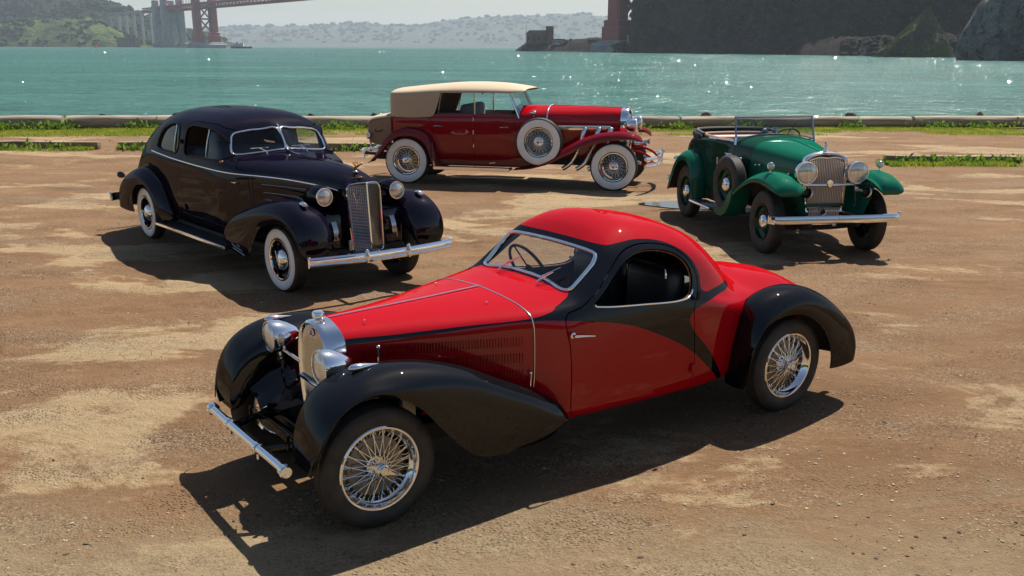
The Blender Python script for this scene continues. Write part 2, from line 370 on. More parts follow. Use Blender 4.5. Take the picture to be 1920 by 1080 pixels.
# ------------------------------------------------------------------ noise for terrain
def vnoise(P, seed=0):
    P = np.asarray(P, float); I = np.floor(P).astype(np.int64); f = P - I; f = f * f * (3 - 2 * f); r = 0.
    def h(a): 
        n = (a[:, 0] * 374761393 + a[:, 1] * 668265263 + a[:, 2] * 2147483647 + seed * 974634777) & 0xffffffff
        n = ((n ^ (n >> 13)) * 1274126177) & 0xffffffff; return ((n ^ (n >> 16)) & 0xffff) / 65535.0
    for dx in (0, 1):
        for dy in (0, 1):
            for dz in (0, 1):
                w = (f[:, 0] if dx else 1 - f[:, 0]) * (f[:, 1] if dy else 1 - f[:, 1]) * (f[:, 2] if dz else 1 - f[:, 2]); r = r + w * h(I + [dx, dy, dz])
    return r
def fbm(P, oct=4, seed=0, ridged=False):
    P = np.asarray(P, float); a = .5; s = 0.; 
    for k in range(oct):
        n = vnoise(P * 2**k, seed + k); s = s + a * ((1 - np.abs(2*n - 1)) if ridged else n); a *= .5
    return s
SEA = -1.6
def at_px(px, D): return (px - 960) / F_PX * D * math.cos(PITCH)            # lateral position of an image column at distance D (layout of far things)
def st(o): o['kind'] = 'structure'; return o

# ------------------------------------------------------------------ dirt lot
def dirt_mat():
    m = mat('dirt', (.3, .2, .12), .93); nt = m.node_tree; b = nt.nodes['Principled BSDF']; L = nt.links.new; tc = N_(m, 'ShaderNodeTexCoord'); b.inputs['Specular IOR Level'].default_value = .15
    def noise(scale, st, det=5, rough=.55, dist=0.):
        mp = N_(m, 'ShaderNodeMapping'); mp.inputs['Scale'].default_value = st; L(tc.outputs['Object'], mp.inputs[0]); n = N_(m, 'ShaderNodeTexNoise'); n.inputs['Scale'].default_value = scale
        n.inputs['Detail'].default_value = det; n.inputs['Roughness'].default_value = rough; n.inputs['Distortion'].default_value = dist; L(mp.outputs[0], n.inputs[0]); return n.outputs[0]
    def rng(src, a, c):
        r = N_(m, 'ShaderNodeMapRange'); r.inputs[1].default_value = a; r.inputs[2].default_value = c; L(src, r.inputs[0]); return r.outputs[0]
    def mix(fac, A, B):
        x = N_(m, 'ShaderNodeMix', data_type='RGBA'); L(fac, x.inputs[0])
        for i, q in ((6, A), (7, B)):
            if isinstance(q, tuple): x.inputs[i].default_value = (*q, 1)
            else: L(q, x.inputs[i])
        return x.outputs[2]
    def mth(op, A, B):
        x = N_(m, 'ShaderNodeMath', operation=op); L(A, x.inputs[0]); (L(B, x.inputs[1]) if not isinstance(B, float) else setattr(x.inputs[1], 'default_value', B)); return x.outputs[0]
    big = noise(.36, (.72, 1.3, 1), 4, .5, .8); mid = noise(.9, (.7, 1.2, 1), 9, .70, .6); fine = noise(9., (1, 1, 1), 8, .75); grain = noise(70., (1, 1, 1), 5, .7)
    brown = mix(rng(mid, .35, .7), (0.162, 0.088, 0.043), (0.248, 0.144, 0.075)); tan = mix(rng(fine, .3, .7), (0.298, 0.211, 0.116), (0.379, 0.277, 0.161))
    dry = rng(mth('ADD', mth('ADD', mth('MULTIPLY', big, .9), mth('MULTIPLY', mid, .65)), mth('MULTIPLY', fine, .14)), .885, .940); col = mix(dry, brown, tan)
    sp = N_(m, 'ShaderNodeSeparateXYZ'); L(tc.outputs['Object'], sp.inputs[0]); near = rng(mth('ADD', sp.outputs[1], mth('MULTIPLY', mid, 4.0)), 7.6, 6.2); col = mix(mth('MULTIPLY', near, .85), col, mix(rng(fine, .3, .7), (0.225, 0.173, 0.105), (0.324, 0.247, 0.150)))
    grey = rng(noise(.55, (.6, 1.2, 1), 8, .7, .3), .56, .66); col = mix(mth('MULTIPLY', grey, .6), col, (0.198, 0.150, 0.101))
    damp = rng(noise(.4, (.45, 1.3, 1), 8, .68, .8), .58, .70); col = mix(mth('MULTIPLY', damp, .55), col, (0.104, 0.058, 0.031))
    v1 = N_(m, 'ShaderNodeTexVoronoi'); v1.inputs['Scale'].default_value = 85.; L(tc.outputs['Object'], v1.inputs[0]); sc_ = N_(m, 'ShaderNodeSeparateColor'); L(v1.outputs['Color'], sc_.inputs[0]); gv = rng(noise(1.1, (.6, 1.2, 1), 6, .65), .42, .62)
    col = mix(mth('MULTIPLY', mth('MULTIPLY', rng(sc_.outputs[0], .62, .9), gv), .7), col, (0.360, 0.281, 0.187)); col = mix(mth('MULTIPLY', mth('MULTIPLY', rng(sc_.outputs[1], .66, .9), gv), .8), col, (0.076, 0.050, 0.031))
    col = mix(mth('MULTIPLY', rng(grain, .45, .8), .35), col, (0.090, 0.058, 0.036)); col = mix(mth('MULTIPLY', rng(fine, .55, .8), .22), col, (0.397, 0.303, 0.195))
    L(col, b.inputs['Base Color'])
    vo = N_(m, 'ShaderNodeTexVoronoi', feature='DISTANCE_TO_EDGE'); vo.inputs['Scale'].default_value = 6.; L(tc.outputs['Object'], vo.inputs[0]); crack = rng(vo.outputs['Distance'], 0., .035)
    cr = mth('MULTIPLY', mth('SUBTRACT', crack, 1.0), mth('MULTIPLY', dry, rng(noise(.7, (.6, 1, 1), 3), .5, .6)))
    peb = N_(m, 'ShaderNodeTexVoronoi'); peb.inputs['Scale'].default_value = 42.; L(tc.outputs['Object'], peb.inputs[0]); pm = mth('MULTIPLY', rng(peb.outputs['Distance'], .45, .1), rng(noise(1.3, (.6, 1.2, 1), 5, .6), .48, .66))
    h = mth('ADD', mth('MULTIPLY', fine, .9), mth('MULTIPLY', grain, .35)); h = mth('ADD', h, mth('MULTIPLY', pm, .6)); h = mth('ADD', h, mth('MULTIPLY', cr, .35)); h = mth('ADD', h, mth('MULTIPLY', mid, 1.5))
    bp = N_(m, 'ShaderNodeBump'); bp.inputs['Strength'].default_value = 1.0; bp.inputs['Distance'].default_value = .04; L(h, bp.inputs['Height']); L(bp.outputs[0], b.inputs['Normal']); return m
MT['dirt'] = dirt_mat()
def shore_y(x): return 35.6 + .055 * x + .5 * np.sin(x * .23)
WHEELS = []
for cx, cy, a_, wb_, ht_ in ((1.606, 7.424, 214.60, 3.305, .65), (-4.422, 14.091, 309.12, 4.008, .71), (-1.866, 20.197, 346., 4.026, .71), (3.463, 15.766, 279.93, 2.941, .70)):
    for u_ in (0, wb_):
        for v_ in (-ht_, ht_): WHEELS.append((cx + math.cos(R_(a_)) * u_ - math.sin(R_(a_)) * v_, cy + math.sin(R_(a_)) * u_ + math.cos(R_(a_)) * v_))
RUTS = [spl([(-14, 9.6), (-8, 8.9), (-3.5, 9.6), (1, 11.3), (6, 12.0), (13, 11.2)], 160), spl([(-14, 11.1), (-8, 10.4), (-3.5, 11.1), (1, 12.8), (6, 13.5), (13, 12.7)], 160), spl([(-9, 4.6), (-4, 6.2), (-1, 8.6), (-.4, 11.6), (-1.2, 15.2), (-4, 18)], 160), spl([(4.4, 4.2), (5.2, 7.4), (7.2, 10.2), (10.5, 12.6), (15, 14)], 140), spl([(5.9, 4.0), (6.7, 7.0), (8.6, 9.6), (11.6, 11.6), (15, 12.6)], 140)]
def ground_z(x, y):
    x = np.asarray(x, float); y = np.asarray(y, float); P = np.c_[x * .5, y * .9, 0 * x]; z = (fbm(P, 3, 3) - .45) * .045 + (vnoise(np.c_[x*.16, y*.3, 0*x], 9) - .5) * .05 + (fbm(np.c_[x * 2.2, y * 3.0, 0*x], 3, 13) - .45) * .022
    nr = (np.abs(x) < 16) & (y > 2) & (y < 22)
    if nr.any():
        xs, ys = x[nr], y[nr]; d = np.zeros(len(xs))
        for r in RUTS:
            q = np.full(len(xs), 9.)
            for k in range(0, len(r), 2): q = np.minimum(q, (xs - r[k, 0])**2 + (ys - r[k, 1])**2)
            q = np.sqrt(q); d += -.016 * np.exp(-(q / .11)**2) + .009 * np.exp(-((q - .22) / .08)**2)
        z[nr] += d
    m = np.ones(len(x))
    for wx, wy in WHEELS: m *= 1 - np.exp(-((x - wx)**2 + (y - wy)**2) / .30)
    return z * m - np.maximum(0, y - shore_y(x)) * .45
def build_ground():
    xs = np.r_[np.linspace(-400, -27, 24), np.linspace(-26, -13, 60), np.linspace(-12.9, 12.9, 330), np.linspace(13, 26, 60), np.linspace(27, 400, 24)]; ys = np.r_[np.linspace(-400, -2, 24), np.linspace(-1, 3.4, 30), np.linspace(3.5, 22, 260), np.linspace(22.2, 42, 110)]
    X, Y = np.meshgrid(xs, ys, indexing='ij'); z = ground_z(X.ravel(), Y.ravel()); S = gridsurf(np.stack([X, Y, z.reshape(X.shape)], 2))
    if S.N[:, 2].mean() < 0: S.F = S.F[:, ::-1].copy(); S.N = -S.N
    st(ob('ground', (S.V, S.F), 'dirt', sharp=None))
build_ground()
# loose stones: two sizes, clustered
def stone(r, seed, sq=.6):
    bm = bmesh.new(); bmesh.ops.create_icosphere(bm, subdivisions=1, radius=1.); V = np.array([v.co[:] for v in bm.verts]); bm.verts.index_update(); F = [tuple(v.index for v in f.verts) for f in bm.faces]; bm.free()
    n = np.random.default_rng(seed); V = V * (1 + n.uniform(-.28, .28, (len(V), 1))) * n.uniform(.7, 1.3, 3) * [1, 1, sq]; return V * r, F
def scatter_stones(name, N, mt, rmin, rmax, box, seed, thr=.5):
    n = np.random.default_rng(seed); M = N * 12; y = box[2] * (box[3] / box[2]) ** n.random(M); x = n.uniform(-1, 1, M) * (1.0 + y * .56); d = vnoise(np.c_[x * .45, y * .9, np.full(M, seed)], 21) * .6 + vnoise(np.c_[x * 1.6, y * 2.6, np.full(M, seed)], 22) * .4
    k = np.where(d > thr + n.normal(0, .07, M))[0][:N]; x, y = x[k], y[k]; z = ground_z(x, y); protos = [stone(1., q) for q in range(8)]; V = []; F = []; o = 0
    for i in range(len(x)):
        r = rmin * (rmax / rmin) ** (n.random() ** 3.0); a = n.uniform(0, 6.28); v, f = protos[n.integers(8)]; v = v * r
        V.append(np.c_[v[:, 0]*math.cos(a) - v[:, 1]*math.sin(a), v[:, 0]*math.sin(a) + v[:, 1]*math.cos(a), v[:, 2]] + [x[i], y[i], z[i] + r * n.uniform(-.15, .2)]); F += [tuple(q + o for q in t) for t in f]; o += len(v)
    q = ob(name, (np.vstack(V), F), mt, sharp=25); q['kind'] = 'stuff'; return q
MT['stone1'] = noisy(mat('pale_stone', (.38, .31, .22), .9), 14, .45); MT['stone2'] = noisy(mat('dark_stone', (.10, .07, .05), .85), 14, .4)
tag(scatter_stones('gravel', 9000, 'stone1', .003, .014, (0, 0, 3.4, 24), 5, .54), 'pale gravel strewn over the dirt lot', 'gravel', kind='stuff'); tag(scatter_stones('pebbles', 2600, 'stone2', .003, .015, (0, 0, 3.4, 20), 11, .56), 'dark brown pebbles strewn over the dirt lot', 'pebbles', kind='stuff')
# puddle beside the roadster
pm = mat('puddle_water', (.055, .038, .024), .03, spec=.6); noisy(pm, 3, .3, bump=.12, bscale=7, dist=.01)
pu = spl([(2.15,16.85),(2.45,16.5),(2.8,16.3),(3.3,16.2),(3.75,15.95),(4.2,16.2),(4.0,16.8),(3.4,17.1),(2.9,17.25),(2.5,17.1)], 90, True); k = 1 + (vnoise(np.c_[pu*2.2, 0*pu[:, 0]], 4) - .5)[:, None] * .22; c0 = pu.mean(0); pu = c0 + (pu - c0) * k
zz = float(ground_z(pu[:, 0], pu[:, 1]).max()) + .006
st(ob('puddle', (np.c_[pu, np.full(len(pu), zz)], [tuple(range(len(pu)))]), pm))

# ------------------------------------------------------------------ timber
def wood_mat(name, c1, c2, sc=3.):
    m = mat(name, c1, .9); return noisy(m, sc, 0, 6, .7, c2, bscale=sc * 4, dist=.02, stretch=(.25, 3, 3))
MT['log'] = wood_mat('weathered_log', (.40, .33, .25), (.22, .17, .12)); MT['beam'] = wood_mat('kerb_timber', (.30, .23, .15), (.15, .11, .07))
def log_mesh(L, r0, r1, seed, n=40, seg=22):
    xs = np.linspace(0, L, n); a = np.linspace(0, 2*math.pi, seg, endpoint=False); rr = np.interp(xs, [0, L], [r0, r1]); V = []
    for i, x in enumerate(xs):
        P = np.c_[np.full(seg, x * .8), np.cos(a) * 1.3, np.sin(a) * 1.3]; d = 1 + (fbm(P, 3, seed) - .45) * .28 + (vnoise(np.c_[P[:, 0]*.4, P[:, 1:]*5], seed + 7) - .5) * .05; d *= .93 if i in (0, n-1) else 1
        V.append(np.c_[np.full(seg, x), rr[i] * d * np.cos(a), rr[i] * d * np.sin(a)])
    F = [(i*seg+k, i*seg+(k+1) % seg, (i+1)*seg+(k+1) % seg, (i+1)*seg+k) for i in range(n-1) for k in range(seg)]; return np.vstack(V), F + [tuple(range(seg))[::-1], tuple((n-1)*seg+k for k in range(seg))]
LOGX = [(-24, -14.2), (-14.1, -7.3), (-7.2, -.8), (-.7, 5.4), (5.5, 13.2), (13.3, 25)]
LL = ['leftmost weathered seawall log above the grass strip', 'weathered seawall log seen left of the plum fastback', 'weathered seawall log between plum fastback and maroon convertible', 'weathered seawall log behind the maroon convertible bonnet', 'weathered seawall log behind the green roadster', 'rightmost weathered seawall log at the picture edge']
for k, (x0, x1) in enumerate(LOGX):
    y0, y1 = 33.0 + .062 * x0, 33.0 + .062 * x1; L = math.hypot(x1 - x0, y1 - y0); r = (.235, .225, .215, .205, .20, .19)[k]
    o = ob('seawall_log', log_mesh(L, r, r * .96, 30 + k), 'log', sharp=60); o.location = (x0, y0, .19 + (.0, .02, -.01, .01, 0, .02)[k]); o.rotation_euler = (.7 * k, 0, math.atan2(y1 - y0, x1 - x0)); tag(o, LL[k], 'log', 'logs along the seawall')
for k, (x0, y0, x1, y1, lb) in enumerate(((-15.0, 25.9, -10.55, 25.75, 'low kerb timber at the left picture edge'), (-10.05, 25.75, -2.6, 25.55, 'long low kerb timber behind the plum fastback'), (8.55, 23.15, 11.6, 23.05, 'low kerb timber in the grass right of the green roadster'))):
    L = math.hypot(x1 - x0, y1 - y0); V, F = rbox((L/2, 0, .095), (L, .20, .20), .018, 2); n_ = (fbm(V * [1.5, 6, 6], 3, k) - .45) * .03
    bm = bmesh.new(); 
    for v in V: bm.verts.new(v)
    bm.verts.ensure_lookup_table()
    for f in F: bm.faces.new([bm.verts[i] for i in f])
    bmesh.ops.subdivide_edges(bm, edges=[e for e in bm.edges if e.calc_length() > 1], cuts=24, use_grid_fill=True); V = np.array([v.co[:] for v in bm.verts]); bm.verts.index_update(); F = [tuple(v.index for v in f.verts) for f in bm.faces]; bm.free()
    V = V + np.c_[0*V[:, 0], (fbm(V * [1.2, 4, 4], 3, k) - .45) * .05, (fbm(V * [1.2, 4, 4] + 9, 3, k) - .45) * .05]; o = ob('kerb_timber', (V, F), 'beam', sharp=50); o.location = (x0, y0, 0); o.rotation_euler = (0, 0, math.atan2(y1 - y0, x1 - x0)); tag(o, lb, 'timber', 'kerb timbers on the lot')

# ------------------------------------------------------------------ grass and weeds
def grass_mat(name, c1, c2):
    m = noisy(mat(name, c1, .75, spec=.2), 1.6, 0, 4, 0, c2); b = m.node_tree.nodes['Principled BSDF']; b.inputs['Subsurface Weight'].default_value = 0.
    nt = m.node_tree; out = nt.nodes['Material Output']; tr = N_(m, 'ShaderNodeBsdfTranslucent'); ms = N_(m, 'ShaderNodeMixShader'); ms.inputs[0].default_value = .45
    src = b.inputs['Base Color'].links[0].from_socket; nt.links.new(src, tr.inputs[0]); nt.links.new(b.outputs[0], ms.inputs[1]); nt.links.new(tr.outputs[0], ms.inputs[2]); nt.links.new(ms.outputs[0], out.inputs[0]); return m
MT['grass'] = grass_mat('grass', (.38, .40, .050), (.17, .28, .028)); MT['weed'] = grass_mat('weed_leaf', (.11, .20, .025), (.18, .27, .035))
def blades(name, pos, hts, wid, mt, lean=.5, seed=1):
    n = np.random.default_rng(seed); N = len(pos); a = n.uniform(0, 2*math.pi, N); l = n.uniform(.1, 1., N) * lean * hts; b = n.uniform(0, 2*math.pi, N)
    dx = np.c_[np.cos(a), np.sin(a), 0*a] * (wid * n.uniform(.6, 1.3, N))[:, None]; ln = np.c_[np.cos(b) * l, np.sin(b) * l, 0*a]; up = np.c_[0*a, 0*a, hts]
    V = np.stack([pos - dx/2, pos + dx/2, pos + dx*.35 + ln*.35 + up*.6, pos - dx*.35 + ln*.35 + up*.6, pos + ln + up], 1).reshape(-1, 3); i = np.arange(N) * 5
    F = [(q, q+1, q+2, q+3) for q in i.tolist()] + [(q+3, q+2, q+4) for q in i.tolist()]; return ob(name, (V, F), mt, sharp=None)
def turf():
    n = np.random.default_rng(3); P = []; H = []
    x = n.uniform(-24, 24, 90000); y = 32.9 + .062 * x - n.random(90000) ** 1.25 * 2.9; d = vnoise(np.c_[x*.35, y*.7, 0*x], 5) * .75 + vnoise(np.c_[x*1.6, y*2.2, 0*x], 6) * .4; edge = (32.9 + .062*x - y) / 2.9
    k = (d > .20 + edge * .42); x, y, d, edge = x[k], y[k], d[k], edge[k]; P.append(np.c_[x, y, 0*x]); H.append(.022 + .06 * np.clip(d - .35, 0, 1) + .03 * n.random(len(x)) + .06 * np.clip(.25 - edge, 0, 1) * (d > .55))
    for x0, x1, yb, N in ((-15, -10.6, 25.62, 5200), (-10.0, -2.6, 25.45, 7800), (8.5, 11.7, 22.92, 7800), (-10, -2.6, 25.9, 2500), (8.4, 11.9, 23.3, 3200)):
        x = n.uniform(x0, x1, N); y = yb - np.abs(n.normal(0, .17, N)); d = vnoise(np.c_[x*1.1, y, 0*x], 8); k = d > (.36 if x0 > 0 else .52); P.append(np.c_[x, y, 0*x][k]); H.append((.03 + .07 * d + .035 * n.random(N))[k])
    P = np.vstack(P); H = np.concatenate(H); P[:, 2] = ground_z(P[:, 0], P[:, 1]); tag(blades('grass', P, H, .016, 'grass', .6, 4), 'short bright green grass along the seawall and kerb timbers', 'grass', kind='stuff')
    P = []; H = []
    for k in range(30):
        cx = n.uniform(-19, 21); cy = 32.72 + .062 * cx - n.random() * .25; N = n.integers(50, 170); s = n.uniform(.10, .34); P.append(np.c_[cx + n.normal(0, s*1.3, N), cy + n.normal(0, s*.5, N), np.abs(n.normal(.06, .09, N))]); H.append(n.uniform(.03, .11, N))
    for cx, cy, N in ((-12.2, 25.5, 70), (-9.2, 25.45, 130), (-4.0, 25.4, 90), (10.3, 22.9, 130), (11.2, 22.9, 90), (9.2, 22.9, 90)): P.append(np.c_[cx + n.normal(0, .4, N), cy + n.normal(0, .1, N), np.abs(n.normal(.06, .06, N))]); H.append(n.uniform(.05, .13, N))
    tag(blades('weeds', np.vstack(P), np.concatenate(H), .075, 'weed', 1.2, 5), 'leafy green weeds growing against the seawall logs', 'weeds', kind='stuff')
turf()

# ------------------------------------------------------------------ bay water
def water_mat():
    m = mat('bay_water', (.018, .165, .150), .5, spec=.0); nt = m.node_tree; b = nt.nodes['Principled BSDF']; L = nt.links.new; b.inputs['IOR'].default_value = 1.33; tc = N_(m, 'ShaderNodeTexCoord'); hs = None
    for sc, stv, amp in ((.55, (.5, 1, 1), .85), (.16, (.5, 1, 1), 1.3), (.03, (.4, 1, 1), 1.6), (2.2, (.6, 1, 1), .26)):
        mp = N_(m, 'ShaderNodeMapping'); mp.inputs['Scale'].default_value = stv; L(tc.outputs['Object'], mp.inputs[0]); n = N_(m, 'ShaderNodeTexNoise'); n.inputs['Scale'].default_value = sc; n.inputs['Detail'].default_value = 3; L(mp.outputs[0], n.inputs[0])
        mu = N_(m, 'ShaderNodeMath', operation='MULTIPLY'); L(n.outputs[0], mu.inputs[0]); mu.inputs[1].default_value = amp
        if hs is None: hs = mu.outputs[0]
        else: ad = N_(m, 'ShaderNodeMath', operation='ADD'); L(hs, ad.inputs[0]); L(mu.outputs[0], ad.inputs[1]); hs = ad.outputs[0]
    bp = N_(m, 'ShaderNodeBump'); bp.inputs['Strength'].default_value = .9; bp.inputs['Distance'].default_value = 1.3; L(hs, bp.inputs['Height']); L(bp.outputs[0], b.inputs['Normal'])
    n = N_(m, 'ShaderNodeTexNoise'); n.inputs['Scale'].default_value = .035; n.inputs['Detail'].default_value = 10; n.inputs['Roughness'].default_value = .72; mp = N_(m, 'ShaderNodeMapping'); mp.inputs['Scale'].default_value = (.35, 1.3, 1); L(tc.outputs['Object'], mp.inputs[0]); L(mp.outputs[0], n.inputs[0])
    mx = N_(m, 'ShaderNodeMix', data_type='RGBA'); mx.inputs[6].default_value = (.028, .078, .072, 1); mx.inputs[7].default_value = (.064, .165, .140, 1); r = N_(m, 'ShaderNodeMapRange'); r.inputs[1].default_value = .38; r.inputs[2].default_value = .62; n3 = N_(m, 'ShaderNodeTexNoise'); n3.inputs['Scale'].default_value = .45; n3.inputs['Detail'].default_value = 6; n3.inputs['Roughness'].default_value = .7; L(tc.outputs['Object'], n3.inputs[0]); m3 = N_(m, 'ShaderNodeMix'); m3.inputs[0].default_value = .42; L(n.outputs[0], m3.inputs[2]); L(n3.outputs[0], m3.inputs[3]); L(m3.outputs[0], r.inputs[0]); L(r.outputs[0], mx.inputs[0]); L(mx.outputs[2], b.inputs['Base Color']); return gloss_over(m, .02, .50, .09, 4.0, bp.outputs[0])  # light and dark of the ripples painted into the base colour as streaky noise
MT['water'] = water_mat()
st(ob('bay_water', (np.array([(-10500, 33, SEA), (10500, 33, SEA), (10500, 10500, SEA), (-10500, 10500, SEA)], float), [(0, 1, 2, 3)]), 'water'))

# ------------------------------------------------------------------ hills, cliffs, rocks
def land_mat(name, low, high, rock, sc=.02, bump=1., bd=3.):
    m = mat(name, low, .95, spec=.1); nt = m.node_tree; b = nt.nodes['Principled BSDF']; L = nt.links.new; tc = N_(m, 'ShaderNodeTexCoord')
    def noise(s, d=6):
        n = N_(m, 'ShaderNodeTexNoise'); n.inputs['Scale'].default_value = s; n.inputs['Detail'].default_value = d; n.inputs['Roughness'].default_value = .6; L(tc.outputs['Object'], n.inputs[0]); return n.outputs[0]
    def rng(src, a, c): r = N_(m, 'ShaderNodeMapRange'); r.inputs[1].default_value = a; r.inputs[2].default_value = c; L(src, r.inputs[0]); return r.outputs[0]
    def mix(f, A, B):
        x = N_(m, 'ShaderNodeMix', data_type='RGBA'); L(f, x.inputs[0])
        for i, q in ((6, A), (7, B)): (L(q, x.inputs[i]) if not isinstance(q, tuple) else setattr(x.inputs[i], 'default_value', (*q, 1)))
        return x.outputs[2]
    a = noise(sc); c = mix(rng(a, .40, .58), low, high); c = mix(rng(noise(sc * 2.7), .52, .66), c, rock); c2 = noise(sc * 9); x = N_(m, 'ShaderNodeMix', data_type='RGBA', blend_type='MULTIPLY'); x.inputs[0].default_value = .6; L(c, x.inputs[6]); g = N_(m, 'ShaderNodeCombineColor'); r = rng(c2, .25, .7)
    for k in range(3): L(r, g.inputs[k])
    L(g.outputs[0], x.inputs[7]); L(x.outputs[2], b.inputs['Base Color']); bp = N_(m, 'ShaderNodeBump'); bp.inputs['Strength'].default_value = bump; bp.inputs['Distance'].default_value = bd; L(c2, bp.inputs['Height']); L(bp.outputs[0], b.inputs['Normal']); return m
def ridge(name, pts, depth, mt, nz, seed, front=.9, n=160, m=60, nscale=60., rid=False, pw=1.5):
    """pts: (px column, distance, height above sea) along the crest; falls to the sea in front over depth*front and behind over depth"""
    p = np.array(pts, float); X = (p[:, 0] - 960) / F_PX * p[:, 1] * math.cos(PITCH); Q = rs(np.c_[X, p[:, 1], p[:, 2]], n) if n > len(p)*30 else spl(np.c_[X, p[:, 1], p[:, 2]], n); v = np.linspace(-1, 1, m); G = np.zeros((n, m, 3)); 
    for i in range(n):
        x, y, h = Q[i]; r = np.array([x, y]) / math.hypot(x, y); s = np.where(v < 0, v * depth * front, v * depth); G[i, :, 0] = x + r[0] * s; G[i, :, 1] = y + r[1] * s; G[i, :, 2] = SEA - 2 + (h + 2) * (1 - np.abs(v) ** pw)
    P = G.reshape(-1, 3); f = fbm(P / nscale, 5, seed, rid) - .5; w = np.clip((P[:, 2] - SEA) / 12., 0, 1); P[:, 2] += f * nz * w; P[:, :2] += (np.c_[fbm(P / nscale + 31, 4, seed + 5), fbm(P / nscale + 77, 4, seed + 6)] - .47) * nz * .8 * w[:, None]
    S = gridsurf(P.reshape(n, m, 3)); 
    if S.N[:, 2].mean() < 0: S.F = S.F[:, ::-1].copy(); S.N = -S.N
    return st(ob(name, (S.V, S.F), mt, sharp=None))
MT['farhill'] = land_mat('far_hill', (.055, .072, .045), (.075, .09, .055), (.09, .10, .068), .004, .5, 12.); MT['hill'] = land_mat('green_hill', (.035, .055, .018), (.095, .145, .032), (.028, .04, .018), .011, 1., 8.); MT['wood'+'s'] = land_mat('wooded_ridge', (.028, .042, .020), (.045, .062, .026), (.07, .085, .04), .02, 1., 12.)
MT['stack'] = land_mat('grassy_rock', (.085, .080, .064), (.12, .15, .034), (.16, .145, .12), .12, 1., 2.); MT['cliff'] = land_mat('dark_cliff', (.009, .017, .005), (.050, .070, .017), (.085, .066, .046), .06, 1., 9.); MT['rock'] = land_mat('shore_rock', (.034, .029, .023), (.065, .055, .044), (.02, .018, .015), .25, 1., 1.5); MT['grock'] = land_mat('grey_rock', (.26, .25, .24), (.46, .45, .43), (.08, .075, .066), .16, 1., 3.)
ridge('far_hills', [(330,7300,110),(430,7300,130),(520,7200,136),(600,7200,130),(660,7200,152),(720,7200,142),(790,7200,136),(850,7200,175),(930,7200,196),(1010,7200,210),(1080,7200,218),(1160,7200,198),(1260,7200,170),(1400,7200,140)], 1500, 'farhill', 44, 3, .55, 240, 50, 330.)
ridge('near_shore_hill', [(-260,2500,118),(-60,2450,112),(60,2400,106),(130,2400,108),(190,2380,100),(240,2400,84),(275,2450,70),(310,2500,52),(350,2550,36),(400,2600,22),(450,2700,6)], 420, 'woods', 20, 11, .35, 180, 40, 45.)
ridge('green_slope', [(-200,2150,44),(-60,2100,46),(40,2060,50),(110,2060,54),(160,2080,56),(200,2080,46),(230,2100,30),(262,2120,16),(300,2150,8)], 150, 'hill', 12, 17, .8, 160, 40, 50.)
ridge('headland_cliff', [(1188,815,2),(1196,812,30),(1212,806,66),(1240,800,86),(1320,780,105),(1450,720,120),(1600,680,125),(1780,640,130),(2000,600,130),(2300,560,120)], 95, 'cliff', 32, 23, .75, 260, 80, 34., True, 2.4)
ridge('shore_rocks', [(1150,800,4),(1230,770,6),(1330,700,7),(1420,650,7.5),(1500,610,8.5),(1600,570,8),(1700,540,9),(1790,510,9),(1880,500,9),(2050,480,9)], 26, 'rock', 9, 29, .8, 300, 30, 5.5, True, 1.6)
ridge('lighthouse_point', [(968,985,.5),(982,985,6.5),(1010,975,7),(1050,955,6),(1075,940,10),(1110,930,11),(1140,915,10),(1165,890,7),(1200,850,6),(1230,820,4)], 24, 'rock', 4, 37, .9, 150, 26, 7., True, 1.8)
ridge('rear_hill', [(-4000,-260,30),(-2000,-240,36),(0,-230,42),(960,-220,38),(2000,-230,44),(4000,-250,34),(6000,-260,30)], 120, 'woods', 14, 41, .6, 120, 30, 20.)
def crag(name, c, size, seed, mt, label, nz=.35, lean=(0, 0), sub=6, sc=1.6, pw=1.):
    bm = bmesh.new(); bmesh.ops.create_icosphere(bm, subdivisions=sub, radius=1.); V = np.array([v.co[:] for v in bm.verts]); bm.verts.index_update(); F = [tuple(v.index for v in f.verts) for f in bm.faces]; bm.free()
    d = 1 + (fbm(V * sc, 5, seed, True) - .5) * nz * 2 + (fbm(V * [6, 6, 1.6], 4, seed + 3, True) - .5) * nz * .9; V = V * d[:, None]; t = np.clip(V[:, 2:3], -.3, 2)
    V[:, :2] *= (1 - .62 * np.clip(t, 0, 1.1) ** pw); V[:, :2] += t * np.array(lean); o = ob(name, (V * np.array(size), F), mt, sharp=42); o.location = c; return tag(o, label, 'rock')
crag('sea_stack', (at_px(1716, 486), 486, SEA - 2), (17, 10, 19), 5, 'stack', 'peaked dark sea rock with green top before the cliff', .30, (.15, 0)); crag('sea_stack', (at_px(1975, 372), 372, SEA - 3), (27, 14, 46), 9, 'grock', 'tall grey cracked rock at the right picture edge', .30, (-.05, 0), pw=2.2)
for k, (px, w_, h_, lb) in enumerate(((337, .62, .55, 'dark shore rock above the log left of the plum fastback'), (200, .5, .5, 'small dark shore rock above the leftmost log'), (585, .4, .52, 'dark shore rock beside the plum fastback roof'), (702, .35, .56, 'dark shore rock above the tan trunk'), (1322, .55, .60, 'dark shore rock above the log left of the roadster windscreen'), (1594, .5, .62, 'dark shore rock above the log right of the roadster windscreen'), (1842, .3, .62, 'small dark shore rock above the rightmost log'))): crag('shore_boulder', (at_px(px, 36.5), 35.6 + .03 * (px - 960) / 60, h_ - .60), (w_, .5, .34), 50 + k, 'rock', lb, .2, sub=3)['group'] = 'boulders beyond the seawall'

